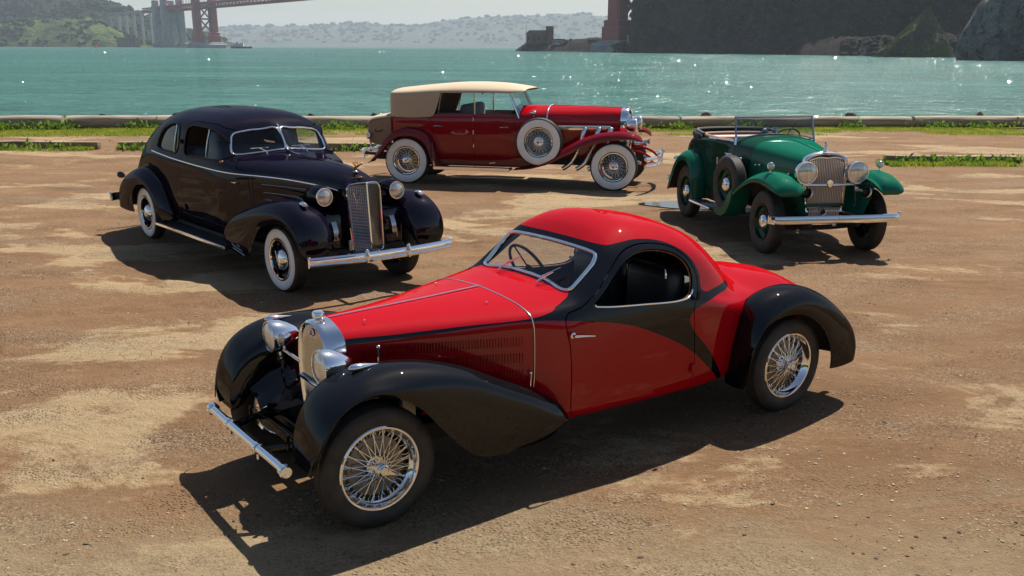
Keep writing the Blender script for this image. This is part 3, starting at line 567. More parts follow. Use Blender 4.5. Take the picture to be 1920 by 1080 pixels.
# wavelets: small tilted facets of broken water that catch the sun
def wavelets():
    n = np.random.default_rng(77); N = 60000; D = 62 * (900 / 62) ** (n.random(N) ** .8); a = n.uniform(-.62, .62, N); x = D * np.sin(a); y = D * np.cos(a); t = np.abs(n.normal(R_(21), R_(9), N)); b = n.uniform(-1.2, 1.2, N) + math.pi; s = n.uniform(.012, .042, N) * (D / 100) ** .75; w = s * n.uniform(1.2, 3., N)
    nx, ny = np.sin(b), np.cos(b); u = np.c_[ny, -nx, 0*x]; d = np.c_[-nx * np.cos(t), -ny * np.cos(t), np.sin(t)]; c = np.c_[x, y, SEA + .03 + np.sin(t) * s]
    V = np.stack([c - u*w[:, None] - d*s[:, None], c + u*w[:, None] - d*s[:, None], c + u*w[:, None]*.5 + d*s[:, None], c - u*w[:, None]*.5 + d*s[:, None]], 1).reshape(-1, 3); o = ob('wavelets', (V, [(q, q+1, q+2, q+3) for q in range(0, 4*N, 4)]), 'wavelet', sharp=None); tag(o, 'small choppy wavelets glinting on the bay', 'water', kind='stuff')
MT['wavelet'] = gloss_over(mat('wavelet_water', (.055, .145, .132), .5, spec=0.), .03, .5, .10, 4.0); wavelets()
# scrub and woodland on the slopes: countless bushes and crowns, one mass each
def clumps(name, host, N, r0, r1, zmin, zmax, mt, label, cat, seed, sq=.8, cond=None):
    n = np.random.default_rng(seed); oh = bpy.data.objects[host]; V = np.empty(len(oh.data.vertices) * 3); oh.data.vertices.foreach_get('co', V); V = V.reshape(-1, 3); k = np.where((V[:, 2] > zmin) & (V[:, 2] < zmax))[0]
    if cond is not None: k = k[cond(V[k])]
    pat = vnoise(V[k] / 28., seed); k = k[pat > np.quantile(pat, .30)]; pk = n.choice(k, N); protos = [stone(1., 100 + q, 1.) for q in range(8)]; VV = []; F = []; o = 0
    for i in pk:
        r = n.uniform(r0, r1); v, f = protos[n.integers(8)]; a = n.uniform(0, 6.28); v = v * [r, r, r * sq]; v = np.c_[v[:, 0]*math.cos(a) - v[:, 1]*math.sin(a), v[:, 0]*math.sin(a) + v[:, 1]*math.cos(a), v[:, 2]]; VV.append(v + V[i] + np.r_[n.normal(0, r0, 2), r * .25]); F += [tuple(q + o for q in t) for t in f]; o += len(v)
    return tag(ob(name, (np.vstack(VV), F), mt, sharp=None), label, cat, kind='stuff')
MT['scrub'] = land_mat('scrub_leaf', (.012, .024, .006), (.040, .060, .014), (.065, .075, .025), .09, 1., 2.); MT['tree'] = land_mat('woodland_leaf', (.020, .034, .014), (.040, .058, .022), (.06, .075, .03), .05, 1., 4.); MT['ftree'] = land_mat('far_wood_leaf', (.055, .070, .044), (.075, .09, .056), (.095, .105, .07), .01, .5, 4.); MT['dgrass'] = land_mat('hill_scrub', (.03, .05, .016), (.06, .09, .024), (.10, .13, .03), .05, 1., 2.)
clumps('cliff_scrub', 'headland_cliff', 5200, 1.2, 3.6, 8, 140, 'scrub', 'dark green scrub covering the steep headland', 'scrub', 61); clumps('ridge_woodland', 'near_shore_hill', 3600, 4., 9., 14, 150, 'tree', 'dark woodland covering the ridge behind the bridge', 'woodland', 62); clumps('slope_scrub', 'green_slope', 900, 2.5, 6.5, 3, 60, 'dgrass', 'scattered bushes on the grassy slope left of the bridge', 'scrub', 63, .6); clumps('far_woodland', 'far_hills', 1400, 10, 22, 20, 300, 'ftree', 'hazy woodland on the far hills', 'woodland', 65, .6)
clumps('shore_boulders', 'shore_rocks', 1600, .7, 2.4, SEA - .5, 7, 'rock', 'dark broken boulders along the foot of the headland', 'boulders', 64, .75); clumps('point_boulders', 'lighthouse_point', 500, .8, 2.4, SEA - .5, 8, 'rock', 'dark boulders along the lighthouse point', 'boulders', 66, .75)

# ------------------------------------------------------------------ suspension bridge
MT['orange'] = noisy(mat('bridge_orange_paint', (.34, .050, .030), .6), .08, .2); MT['concrete'] = noisy(mat('pale_concrete', (.30, .32, .31), .9), .12, .25)
def bridge():
    root = empty('suspension_bridge', (at_px(386, 1760), 1760, SEA)); tag(root, 'red suspension bridge crossing the bay on steel towers and concrete piers', 'bridge')
    A = np.array([at_px(386, 1760), 1760.]); B = np.array([at_px(1178, 862), 862.]); d = (B - A); Ls = np.linalg.norm(d); d /= Ls; nrm = np.array([-d[1], d[0]])
    root.rotation_euler = (0, 0, math.atan2(d[1], d[0]))            # local x runs along the deck, y across
    def seg(x0, x1, nm):
        ms = [rbox(((x0 + x1)/2, 0, 71.0), (x1 - x0, 27, 1.6), .2), rbox(((x0 + x1)/2, 13.2, 63.2), (x1 - x0, .9, .9), .1), rbox(((x0 + x1)/2, -13.2, 63.2), (x1 - x0, .9, .9), .1)]
        n = int((x1 - x0) / 7.6)
        for k in range(n):
            a = x0 + k * 7.6
            for y in (-13.2, 13.2): ms.append(tube([(a, y, 63.2 if k % 2 else 70.4), (a + 7.6, y, 70.4 if k % 2 else 63.2)], .5, 4)); ms.append(tube([(a, y, 63.2), (a, y, 70.4)], .4, 4))
            if k % 2 == 0: ms.append(rbox((a, 0, 64), (.8, 26, 1.4), .1))
        return ob(nm, join(*ms), 'orange', root, 30)
    seg(-330, 0, 'deck'); seg(0, Ls, 'deck')
    for x in (0, Ls):
        t = empty('tower', (x, 0, 0), 0, root)
        for y in (-13.7, 13.7):
            ob('leg', join(rbox((0, y, 46), (15, 10, 70), .6), rbox((0, y, 44), (12, 12, 66), .6), rbox((0, y, 100), (12, 8.5, 50), .5), rbox((0, y, 150), (10.5, 7.5, 54), .5), rbox((0, y, 200), (9, 6.5, 52), .5)), 'orange', t, 30); ob('leg_base', join(rbox((0, y, 12), (22, 16, 16), .8), rbox((0, y, 22), (19, 14, 6), .6)), 'orange', t, 30)
        for z0, z1 in ((26, 46), (46, 66)):
            for s in (1, -1): ob('brace', tube([(0, -9*s, z0), (0, 9*s, z1)], 1.5, 4), 'orange', t)
            ob('strut', rbox((0, 0, z1), (6, 19, 2.6), .2), 'orange', t)
        for z in (104, 140, 174, 208, 224): ob('strut', rbox((0, 0, z), (8, 20, 8), .4), 'orange', t)
        ob('pier', join(rbox((0, 0, 2.5), (36, 58, 9), 2.), rbox((0, 0, 7.6), (30, 48, 3), 1.)), 'concrete', t, 30)
    for y in (-13.7, 13.7):
        P = [(x, y, 227 - (227 - 76) * (1 - ((x - Ls/2) / (Ls/2))**2)) for x in np.linspace(0, Ls, 60)]; ob('main_cable', tube(P, .75, 6), 'orange', root); P2 = [(x, y, np.interp(x, [-182, 0], [74, 227]) - 12*math.sin(math.pi*(x + 182)/182)) for x in np.linspace(-182, 0, 24)]; ob('main_cable', tube(P2, .75, 6), 'orange', root)
        ms = [tube([(x, y, 71), (x, y, 227 - (227 - 76) * (1 - ((x - Ls/2) / (Ls/2))**2))], .22, 4, False) for x in np.arange(15, Ls, 15.2)] + [tube([(x, y, 71), (x, y, np.interp(x, [-182, 0], [74, 227]) - 12*math.sin(math.pi*(x + 182)/182))], .22, 4, False) for x in np.arange(-170, -5, 15.2)]; q = ob('suspenders', join(*ms), 'orange', root); q['kind'] = 'stuff'
    for x in (-182, -236):
        p = empty('pylon', (x, 0, 0), 0, root)
        for y in (-14, 14): ob('shaft', join(rbox((0, y, 36), (16, 12, 76), 1.), rbox((0, y, 76), (13, 10, 14), .8), rbox((0, y, 3), (22, 18, 10), 1.)), 'concrete', p, 30)
        ob('wall', rbox((0, 0, 50), (7, 17, 22), .5), 'concrete', p, 30)
    P = [(x, 0, 20 + 36 * (1 - ((x + 209) / 30)**2)) for x in np.linspace(-234, -184, 20)]; ob('arch', join(tube(np.array(P) + [0, 9, 0], 1.6, 6), tube(np.array(P) - [0, 9, 0], 1.6, 6)), 'orange', root); ob('viaduct', join(rbox((-460, 0, 66), (300, 24, 4), .4), *[rbox((x, y, 34), (5, 4, 62), .3) for x in np.arange(-600, -300, 60) for y in (-9, 9)]), 'steel', root, 30)
bridge()
# fort below the pylons
def block(name, px, D, w, dp, h, z0, mt, label, cat, wins=0, roof=None, rows=1):
    o = empty(name, (at_px(px, D), D, z0)); tag(o, label, cat); ob('wall', rbox((0, 0, h/2), (w, dp, h), .1), mt, o, 30)
    if roof: ob('roof', prism([(-w*.53, h - .02), (w*.53, h - .02), (w*.40, h + roof), (-w*.40, h + roof)], 'y', -dp*.52, dp*.52), 'roofing', o, 30)
    else: ob('parapet', rbox((0, 0, h + .3), (w*1.02, dp*1.02, .6), .1), mt, o, 30)
    for r in range(rows):
        for k in range(wins): ob('window', rbox((-w*.42 + k * w*.84/max(1, wins-1), -dp/2 - .03, h * (.55 if rows == 1 else .3 + .4*r)), (w*.84/max(1, wins)*.42, .14, h*(.32 if rows == 1 else .2)), .02), 'dark', o, 30)
    return o
MT['brick'] = noisy(mat('old_brick', (.19, .085, .055), .9), .3, .4); MT['roofing'] = noisy(mat('rust_roof', (.22, .11, .075), .8), .3, .3); MT['render'] = noisy(mat('pale_wall', (.42, .39, .34), .9), .2, .3)
block('harbour_fort', 240, 1990, 34, 30, 15, SEA + 2, 'brick', 'dark brick fort at the waterline below the bridge pylons', 'fort', 6, None, 2)
block('fog_signal_house', 1008, 972, 23, 11, 9.5, SEA + 6, 'brick', 'red brick lighthouse station building at the tip of the point', 'building', 5, 3.0); block('signal_tower', 1028, 968, 7, 6, 15.5, SEA + 6, 'brick', 'square brick tower of the lighthouse station', 'building', 2, None, 2)
block('keeper_shed', 1046, 955, 12, 6, 3.2, SEA + 6.5, 'render', 'low pale shed beside the lighthouse station tower', 'building', 3, 1.2); block('sea_wall_house', 1220, 800, 38, 8, 6, SEA + 6, 'render', 'long low pale wall house at the foot of the bridge tower', 'building', 7); ob_ = empty('mast', (at_px(984, 975), 975, SEA + 6)); tag(ob_, 'thin signal mast at the seaward end of the lighthouse station', 'mast'); ob('pole', tube([(0, 0, 0), (0, 0, 17)], .3, 6), 'steel', ob_); ob('yard', tube([(-1.6, 0, 11), (1.6, 0, 11)], .2, 5), 'steel', ob_)
# far city: countless pale specks of houses on the hills
MT['town'] = mat('town_wall', (.20, .20, .18), .9)
def specks():
    n = np.random.default_rng(12); ms = []; dg = bpy.context.evaluated_depsgraph_get(); oh = bpy.data.objects['far_hills']
    V = np.empty(len(oh.data.vertices) * 3); oh.data.vertices.foreach_get('co', V); V = V.reshape(-1, 3); k = np.where((V[:, 2] > 8) & (V[:, 1] < 7300))[0]; pick = n.choice(k, 110)
    for i in pick: w = n.uniform(8, 16); hh = n.uniform(6, 12); q_ = V[i] + [n.normal() * 12, -3, -1]; ms.append(xf(prism([(-hh, 0), (hh, 0), (0, hh)], 'x', -w/2, w/2), Matrix.Translation(q_)))
    o = ob('distant_city', join(*ms), 'town', None, 30); tag(o, 'pale houses scattered over the hazy far hills', 'houses', kind='stuff')
specks()
# boats
def ferry(px, D, L, name, label):
    o = empty(name, (at_px(px, D), D, SEA)); tag(o, label, 'boat'); s = L / 30.
    net = [[(x*s, y*s*w_, z*s) for y, z in ((-3.2, 2.6), (-2.9, .6), (0, -.6), (2.9, .6), (3.2, 2.6))] for x, w_ in ((-15, .75), (-8, 1), (0, 1), (8, .85), (13, .4), (15.5, .04))]; S = gridsurf(netgrid(net, 30, 16)); ob('hull', (S.V, S.F), 'boathull', o); ob('deck', rbox((-1*s, 0, 2.5*s), (26*s, 5.4*s, .3*s), .05), 'boatwhite', o)
    c = ob('cabin', join(rbox((-4*s, 0, 4.2*s), (15*s, 4.6*s, 3.2*s), .3), rbox((1*s, 0, 6.6*s), (6*s, 4*s, 2.4*s), .3)), 'boatwhite', o)
    for k in range(6): ob('window', rbox((-10*s + k*2.3*s, -2.33*s, 4.6*s), (1.3*s, .1, 1.0*s), 0), 'dark', c)
    ob('funnel', rbox((-6*s, 0, 7*s), (2.4*s, 1.8*s, 3*s), .2), 'enamel', o); ob('mast', tube([(3*s, 0, 7*s), (3*s, 0, 12*s)], .18*s, 6), 'boatwhite', o)
MT['boathull'] = mat('boat_hull', (.05, .06, .09), .5); MT['boatwhite'] = mat('boat_white', (.75, .76, .75), .5); ferry(450, 1560, 31, 'ferry_boat', 'small white passenger boat near the southern bridge tower'); 
bu = empty('buoy', (at_px(178, 1500), 1500, SEA)); tag(bu, 'tiny orange buoy on the water at far left', 'buoy'); ob('float', lathe([(.001, -1), (2, -.5), (2, 1), (.6, 1.6), (.5, 3.6), (.001, 3.8)], 12, 'z'), 'orangebuoy' if 'orangebuoy' in MT else 'enamel', bu); ob('topmark', ellip((0, 0, 4.2), (.9, .9, .9), 8, 6), 'enamel', bu)
# ------------------------------------------------------------------ haze
hz = rbox((0, 5200, 128), (22000, 11400, 264), 0); hm = bpy.data.materials.new('haze'); hm.use_nodes = True; hn = hm.node_tree; hn.nodes.clear(); o_ = hn.nodes.new('ShaderNodeOutputMaterial'); pv = hn.nodes.new('ShaderNodeVolumePrincipled'); pv.inputs['Color'].default_value = (.74, .87, 1, 1); pv.inputs['Density'].default_value = HAZE; pv.inputs['Anisotropy'].default_value = .1; hn.links.new(pv.outputs[0], o_.inputs['Volume'])
h_ = ob('haze', hz, hm, None, None); h_['kind'] = 'stuff'; h_['label'] = 'pale sea haze over the bay and far hills'; h_['category'] = 'haze'
# ------------------------------------------------------------------ red and black coupe
def build_coupe():
    root = empty('vintage_coupe', (1.606, 7.424, -.006), R_(214.60))
    tag(root, 'low red and black vintage coupe with wire wheels in the foreground', 'car', 'vintage cars on the dirt lot')
    xs = [3.265, 2.95, 2.6, 2.2, 2.0, 1.90, 1.855, 1.75, 1.63, 1.575, 1.50, 1.36, 1.15, .95, .75, .58, .42, .27, .12, -.12, -.4, -.7, -.92, -1.05]
    half = [
     [(.19,.48),(.22,.54),(.236,.66),(.243,.79),(.240,.90),(.228,.955),(.190,.992),(.130,1.017),(.065,1.034),(0,1.040)],
     [(.26,.45),(.29,.51),(.315,.66),(.322,.80),(.318,.92),(.303,.965),(.250,1.005),(.165,1.032),(.08,1.048),(0,1.054)],
     [(.38,.42),(.41,.48),(.44,.65),(.445,.80),(.435,.94),(.417,.985),(.340,1.025),(.22,1.050),(.105,1.064),(0,1.069)],
     [(.53,.36),(.565,.42),(.60,.62),(.605,.80),(.592,.965),(.57,1.012),(.47,1.052),(.31,1.076),(.15,1.087),(0,1.092)],
     [(.60,.33),(.64,.38),(.668,.60),(.672,.80),(.655,.965),(.620,1.030),(.53,1.068),(.36,1.094),(.18,1.106),(0,1.110)],
     [(.61,.325),(.65,.37),(.68,.60),(.684,.80),(.667,.97),(.635,1.045),(.56,1.080),(.40,1.104),(.20,1.116),(0,1.120)],
     [(.61,.325),(.655,.37),(.684,.60),(.688,.80),(.672,.97),(.640,1.055),(.575,1.098),(.42,1.116),(.21,1.128),(0,1.132)],
     [(.615,.325),(.66,.37),(.69,.60),(.693,.80),(.677,.97),(.643,1.075),(.592,1.165),(.46,1.205),(.22,1.222),(0,1.228)],
     [(.615,.325),(.66,.37),(.692,.60),(.695,.80),(.680,.97),(.640,1.09),(.580,1.235),(.46,1.318),(.23,1.338),(0,1.343)],
     [(.615,.325),(.66,.37),(.692,.60),(.695,.80),(.680,.97),(.640,1.095),(.577,1.262),(.45,1.362),(.23,1.388),(0,1.394)],
     [(.615,.325),(.66,.37),(.692,.60),(.695,.80),(.680,.97),(.640,1.10),(.575,1.285),(.43,1.402),(.22,1.440),(0,1.450)],
     [(.615,.325),(.66,.37),(.692,.60),(.695,.80),(.680,.97),(.640,1.10),(.572,1.300),(.41,1.440),(.21,1.485),(0,1.497)],
     [(.615,.325),(.66,.37),(.692,.60),(.695,.80),(.680,.97),(.638,1.09),(.566,1.285),(.40,1.426),(.20,1.470),(0,1.482)],
     [(.61,.325),(.655,.37),(.688,.60),(.69,.79),(.672,.95),(.628,1.05),(.560,1.262),(.405,1.388),(.20,1.432),(0,1.444)],
     [(.60,.325),(.64,.37),(.672,.59),(.675,.77),(.655,.92),(.612,.985),(.540,1.185),(.395,1.312),(.20,1.360),(0,1.374)],
     [(.57,.325),(.61,.37),(.645,.58),(.65,.75),(.63,.88),(.582,.935),(.505,1.075),(.372,1.205),(.19,1.268),(0,1.284)],
     [(.53,.33),(.57,.38),(.605,.56),(.612,.72),(.592,.845),(.545,.895),(.455,.965),(.335,1.085),(.175,1.155),(0,1.172)],
     [(.48,.34),(.52,.39),(.555,.54),(.565,.68),(.550,.81),(.505,.875),(.41,.925),(.28,.980),(.15,1.035),(0,1.058)],
     [(.43,.36),(.47,.41),(.505,.53),(.52,.65),(.51,.77),(.475,.84),(.39,.90),(.27,.965),(.14,1.0),(0,1.012)],
     [(.36,.38),(.40,.43),(.45,.53),(.475,.63),(.47,.73),(.44,.80),(.37,.86),(.26,.93),(.13,.96),(0,.970)],
     [(.30,.40),(.34,.44),(.40,.52),(.43,.60),(.425,.67),(.40,.73),(.34,.79),(.24,.865),(.12,.893),(0,.903)],
     [(.24,.40),(.28,.43),(.34,.49),(.365,.55),(.36,.60),(.34,.65),(.29,.70),(.20,.735),(.10,.755),(0,.762)],
     [(.18,.40),(.21,.42),(.26,.46),(.28,.50),(.275,.54),(.26,.57),(.22,.60),(.15,.625),(.08,.64),(0,.645)],
     [(.10,.41),(.12,.42),(.15,.44),(.16,.46),(.155,.48),(.145,.50),(.12,.52),(.09,.53),(.05,.54),(0,.545)]]
    net = np.array([[(x, y, z) for y, z in h] + [(x, -y, z) for y, z in h[-2::-1]] for x, h in zip(xs, half)])
    body = gridsurf(netgrid(net, 190, 110), flip=False)
    if body.N[np.argmax(body.V[:, 2])][2] < 0: body = Surf(body.V, body.F[:, ::-1].copy())
    xz = lambda S: S.V[:, [0, 2]]
    # outlines in side view (x, z)
    black = spl([(3.40,.945),(2.9,.945),(2.18,.992),(1.78,.945),(1.52,.885),(1.25,.775),(1.00,.640),(.72,.42),(.55,.28),(.52,.27),(.55,.31),(.62,.39),(.79,.59),(.985,.79),(1.01,.86),(.965,.90),(.84,.935),(.66,.955),(.50,.965),(.42,.985),(.50,1.005),(.62,1.005),(.72,1.0),(.80,.995),(.855,1.02),(.85,1.10),(.915,1.22),(1.03,1.31),(1.16,1.36),(1.36,1.385),(1.50,1.372),(1.585,1.365),(1.63,1.40),(1.70,1.40),(2.0,1.20),(2.01,1.085),(2.03,1.05),(2.10,1.026),(2.2,1.008),(2.6,.983),(2.95,.965),(3.40,.955)], 260, True)
    door = spl([(2.0,1.0),(1.985,.8),(1.97,.6),(1.957,.40),(1.93,.352),(1.85,.345),(1.4,.345),(1.02,.345),(.945,.36),(.93,.42),(.945,.6),(.965,.8),(.96,.93),(.905,1.0),(.885,1.10),(.93,1.20),(1.03,1.292),(1.16,1.338),(1.36,1.356),(1.50,1.322),(1.63,1.225),(1.75,1.12),(1.88,1.045)], 200, True)
    win = spl([(1.795,1.048),(1.72,1.032),(1.4,1.005),(1.08,.988),(.985,1.005),(.935,1.07),(.945,1.17),(1.03,1.255),(1.16,1.305),(1.34,1.320),(1.47,1.288),(1.58,1.215),(1.68,1.13),(1.76,1.072)], 160, True)
    def blackval(S):
        v = sdpoly(black, S.V[:, [0, 2]]); x = S.V[:, 0]; c = np.abs(S.V[:, 1]) - np.interp(x, [1.84, 1.90, 2.0, 2.1, 2.2], [.465, .52, .562, .572, .570]); return np.where((x > 1.865) & (x < 2.2) & (S.V[:, 2] > .985), np.minimum(v, c), v)
    # windscreen outline in front view (y, z), only ahead of the header
    def wsval(S):
        pl = spl([(0,1.335),(.25,1.330),(.43,1.318),(.478,1.30),(.492,1.25),(.492,1.20),(.488,1.145),(.478,1.112),(.44,1.108),(.22,1.132),(0,1.138),(-.22,1.132),(-.44,1.108),(-.478,1.112),(-.488,1.145),(-.492,1.20),(-.492,1.25),(-.478,1.30),(-.43,1.318),(-.25,1.330)], 160, True)
        v = sdpoly(pl, S.V[:, [1, 2]]); return np.where(S.V[:, 0] > 1.5, v, -1.)
    def rwval(S):
        v = sdpoly(spl([(0,1.31),(.18,1.30),(.26,1.24),(.24,1.16),(.1,1.13),(0,1.127),(-.1,1.13),(-.24,1.16),(-.26,1.24),(-.18,1.30)], 80, True), S.V[:, [1, 2]])
        return np.where((S.V[:, 0] < .9) & (S.V[:, 0] > .2), v, -1.)
    ws = clip(body, wsval(body)); rest = clip(body, -wsval(body)); rw = clip(rest, rwval(rest)); rest = clip(rest, -rwval(rest))
    def side(S, pl, sg): return np.where(S.V[:, 1] * sg > 0.25, sdpoly(pl, xz(S)), -1.)
    T = .018
    for sg in (1, -1):
        d = side(rest, door, sg); D = clip(rest, d - .0035); rest = clip(rest, -d - .0035)
        w = side(D, win, sg); G = clip(D, w + .004); D = clip(D, -w)
        bk = blackval(D); dr = sob('door', clip(D, -bk), 'red', root, T); du = sob('upper_panel', clip(D, bk), 'black', dr, T)
        g = Surf(G.V - G.N * .014, G.F, G.N)
        Lp = G.V[max(bloops(G), key=len)]; Nn = G.N[max(bloops(G), key=len)]
        low = [i for i in range(len(Lp)) if Lp[i, 2] < 1.045]
        # chrome sill moulding along the lower edge of the window
        k = max(range(len(Lp)), key=lambda i: Lp[i, 2]); Lp = np.roll(Lp, -k, 0); Nn = np.roll(Nn, -k, 0)
        sel = (Lp[:, 2] < 1.052); P = spl(Lp[sel][:: max(1, int(sel.sum() / 40))], 60); Nm = np.tile([0.1, .99 * sg, .1], (60, 1))
        ob('window_sill_moulding', strip(P, Nm, .016, .010), 'chrome', dr)
        Q = spl(Lp[::4] - Nn[::4] * .02, 90, True); ob('window_channel', tube(Q, .007, 6, closed=True), 'wood', dr)
        h = ob('door_handle', join(tube([(1.985, sg*.694, .895), (1.985, sg*.728, .895)], .011, 10), tube(spl([(1.992, sg*.728, .896), (1.95, sg*.733, .893), (1.84, sg*.728, .876)], 12), np.linspace(.010, .004, 12), 8), lathe([(.001, 0), (.018, .002), (.019, .008), (.012, .013), (.001, .014)], 16, 'y', (1.985, .690 if sg > 0 else -.704, .895))), 'chrome', dr)
        ob('hinge', rbox((.935, sg*.683, 1.0), (.028, .02, .055), .004), 'black', root); ob('hinge', rbox((.955, sg*.694, .50), (.03, .016, .06), .004), 'red', root)
    # bonnet and the remaining shell
    gap = rest.V[:, 0] - 2.205
    bon = clip(rest, gap - .002); shell = clip(rest, -gap - .002)
    for S, nm in ((bon, 'bonnet'), (shell, 'body_shell')):
        bk = blackval(S); o = sob(nm, clip(S, -bk), 'red', root, .012); sob('colour_flash', clip(S, bk), 'black', o, .012)
        if nm == 'bonnet': bo = o
        else: sh = o
    g = Surf(ws.V - ws.N * .012, ws.F, ws.N); wo = sob('windscreen', g, 'glass', root)
    L = max(bloops(ws), key=len); P = ws.V[L]; P = spl(P[::5], 140, True); nn = np.tile([.7, 0, .7], (140, 1)); ob('frame', strip(P, nn, .026, .016, True), 'chrome', wo)
    sob('rear_window', Surf(rw.V - rw.N * .01, rw.F, rw.N), 'glass', root)
    # centre hinge, bonnet seam, belt mouldings
    def top_at(x): return np.interp(x, xs[::-1], [h[-1][1] for h in half][::-1])
    xx = np.linspace(3.25, 2.21, 40); ob('hinge_strip', tube(np.stack([xx, 0*xx, top_at(xx) + .004], 1), .006, 8), 'chrome', bo)
    sec = net[3]; P = spl(sec, 120); P = P[P[:, 2] > .56] + [.004, 0, 0]; P[:, 0] = 2.205; ob('seam_bead', tube(P + (P - [2.2, 0, .75]) * [0, .002, .002], .0035, 6), 'nickel', root)
    for s in (1, -1):
        for x in (2.35, 3.1): ob('bonnet_catch', ellip((x, s*.16*(1 if x > 3 else 1.9), top_at(x) - (.008 if x > 3 else .012)), (.008, .006, .006), 10, 6), 'chrome', bo)
        ob('bonnet_clip', join(tube([(2.24, s*.612, .60), (2.24, s*.618, .68)], .006, 8), rbox((2.24, s*.617, .685), (.02, .012, .012), .003)), 'chrome', bo)
    # louvres: three rows on each bonnet side
    def ysurf(x, z):
        ys = []
        for X, h in zip(xs[:6], half[:6]): hh = np.array(h); ys.append(np.interp(z, hh[:6, 1], hh[:6, 0]))
        return np.interp(x, xs[:6][::-1], ys[::-1])
    for s in (1, -1):
        ms = []
        for (z0, hh, x0, x1, n) in ((.875, .055, 2.27, 3.18, 56), (.775, .06, 2.27, 3.05, 48), (.675, .055, 2.27, 2.75, 30)):
            for x in np.linspace(x0, x1, n):
                y = ysurf(x, z0); zz = z0
                p = [(x - .007, y + .0005), (x + .002, y + .007), (x + .005, y + .007), (x + .006, y + .0005)]
                V = [(a, s * (b + (ysurf(x, zz + q) - y)), zz + q) for q in (-hh/2, hh/2) for a, b in p]; V = np.array(V)
                V[[0, 3, 4, 7], 1] -= s * .004
                F = [(0, 4, 5, 1), (1, 5, 6, 2), (2, 6, 7, 3), (0, 1, 2, 3), (7, 6, 5, 4)]
                ms.append((V, F if s < 0 else [f[::-1] for f in F]))
        l = ob('louvres', join(*ms), 'red', bo, sharp=20); l['kind'] = 'stuff'
    # radiator: horseshoe shell, core, vertical slats, badge, cap
    hs = spl([(0,1.012),(.075,1.000),(.135,.962),(.172,.900),(.190,.82),(.193,.72),(.183,.60),(.165,.50),(.15,.45)], 40)
    ring = np.vstack([hs, hs[::-1][:, :] * [-1, 1]])
    def outline(o, x): c = np.array([0, .74]); Q = ring.copy(); d = Q - c; d /= np.linalg.norm(d, axis=1, keepdims=True); Q = Q + d * o; return np.c_[np.full(len(Q), x), Q]
    back = np.array(half[0])[::-1]; bk = spl(np.vstack([back, ]), 40); bk = bk[bk[:, 1] > .449]; bk = rs(bk, 40); bk2 = np.vstack([bk, bk[::-1] * [-1, 1]]); bk3 = np.c_[np.full(80, 3.262), bk2 * [1.012, 1] + [0, .006]]
    P = np.stack([outline(-.006, 3.352), outline(.004, 3.366), outline(.013, 3.368), outline(.024, 3.358), outline(.028, 3.335), outline(.026, 3.31) * .45 + bk3 * .55 + [3.3 - (3.31*.45+3.262*.55), 0, 0], bk3], 0)
    rad = gridsurf(P); rad = Surf(rad.V, rad.F[:, ::-1].copy()) if rad.N[np.argmax(rad.V[:, 2])][2] < 0 else rad
    ra = ob('radiator', (rad.V, rad.F), 'chrome', root, sharp=50)
    core = prism([(y*.985, z) for y, z in ring[:-1]], 'x', 3.325, 3.338); ob('core', core, 'copper', ra, sharp=30)
    ms = []
    for y in np.arange(-.182, .183, .014):
        zt = np.interp(abs(y), hs[:, 0][:24], hs[:, 1][:24]); 
        if abs(y) > hs[:24, 0].max(): continue
        zb = .46 if abs(y) < .15 else np.interp(abs(y), hs[24:, 0][::-1], hs[24:, 1][::-1])
        ms.append(rbox((3.346, y, (zt + zb)/2), (.012, .0075, zt - zb), .002))
    s = ob('slats', join(*ms), 'nickel', ra, sharp=30); s['kind'] = 'stuff'
    bd = ob('badge', lathe([(.001, .008), (.020, .008), (.026, .004), (.028, 0)], 24, 'x'), 'enamel', ra); bd.location = (3.362, 0, .968); bd.scale = (1, 1.0, .62)
    bb = ob('badge_rim', lathe([(.026, .006), (.030, .008), (.034, .004), (.034, 0)], 24, 'x'), 'chrome', ra); bb.location = (3.361, 0, .968); bb.scale = (1, 1.0, .66)
    ob('filler_cap', lathe([(.001, 1.094), (.030, 1.092), (.036, 1.084), (.036, 1.062), (.030, 1.056), (.026, 1.03)][::-1], 24, 'z', (3.315, 0, -.004)), 'chrome', ra)
    ob('lower_bar', tube([(3.37, -.19, .66), (3.375, 0, .66), (3.37, .19, .66)], .012, 10), 'chrome', ra)
    # fenders
    fc = [(3.70,.40),(3.715,.52),(3.69,.66),(3.60,.80),(3.44,.885),(3.23,.918),(2.98,.895),(2.74,.825),(2.50,.71),(2.27,.600),(2.105,.500),(2.045,.420)]
    fe = [(3.71,.41),(3.70,.50),(3.65,.62),(3.56,.735),(3.43,.80),(3.26,.785),(3.10,.69),(2.93,.50),(2.72,.325),(2.42,.310),(2.20,.330),(2.085,.385)]
    yo = [.70,.77,.81,.82,.825,.83,.83,.83,.83,.825,.81,.78]; yi = [.50,.46,.44,.42,.40,.40,.43,.48,.53,.57,.60,.64]
    yc = [.62,.63,.64,.645,.65,.65,.655,.665,.68,.69,.70,.70]
    inn = [.02,.10,.16,.20,.22,.22,.24,.26,.28,.24,.15,.04]
    fg = gridsurf(fender_net(fc, fe, yc, yo, yi, inn, 110, 46, .02, .055))
    rc = [(.505,.27),(.525,.42),(.515,.62),(.42,.82),(.30,.905),(.14,.945),(-.06,.935),(-.27,.855),(-.48,.715),(-.63,.565),(-.70,.42),(-.705,.30)]
    re = [(.49,.28),(.50,.42),(.475,.60),(.385,.715),(.26,.765),(.13,.775),(-.02,.745),(-.16,.665),(-.27,.56),(-.33,.46),(-.37,.37),(-.385,.28)]
    ryo = [.74,.79,.815,.825,.83,.83,.83,.83,.825,.82,.81,.80]; ryi = [.56,.54,.52,.50,.49,.48,.46,.44,.42,.40,.38,.37]
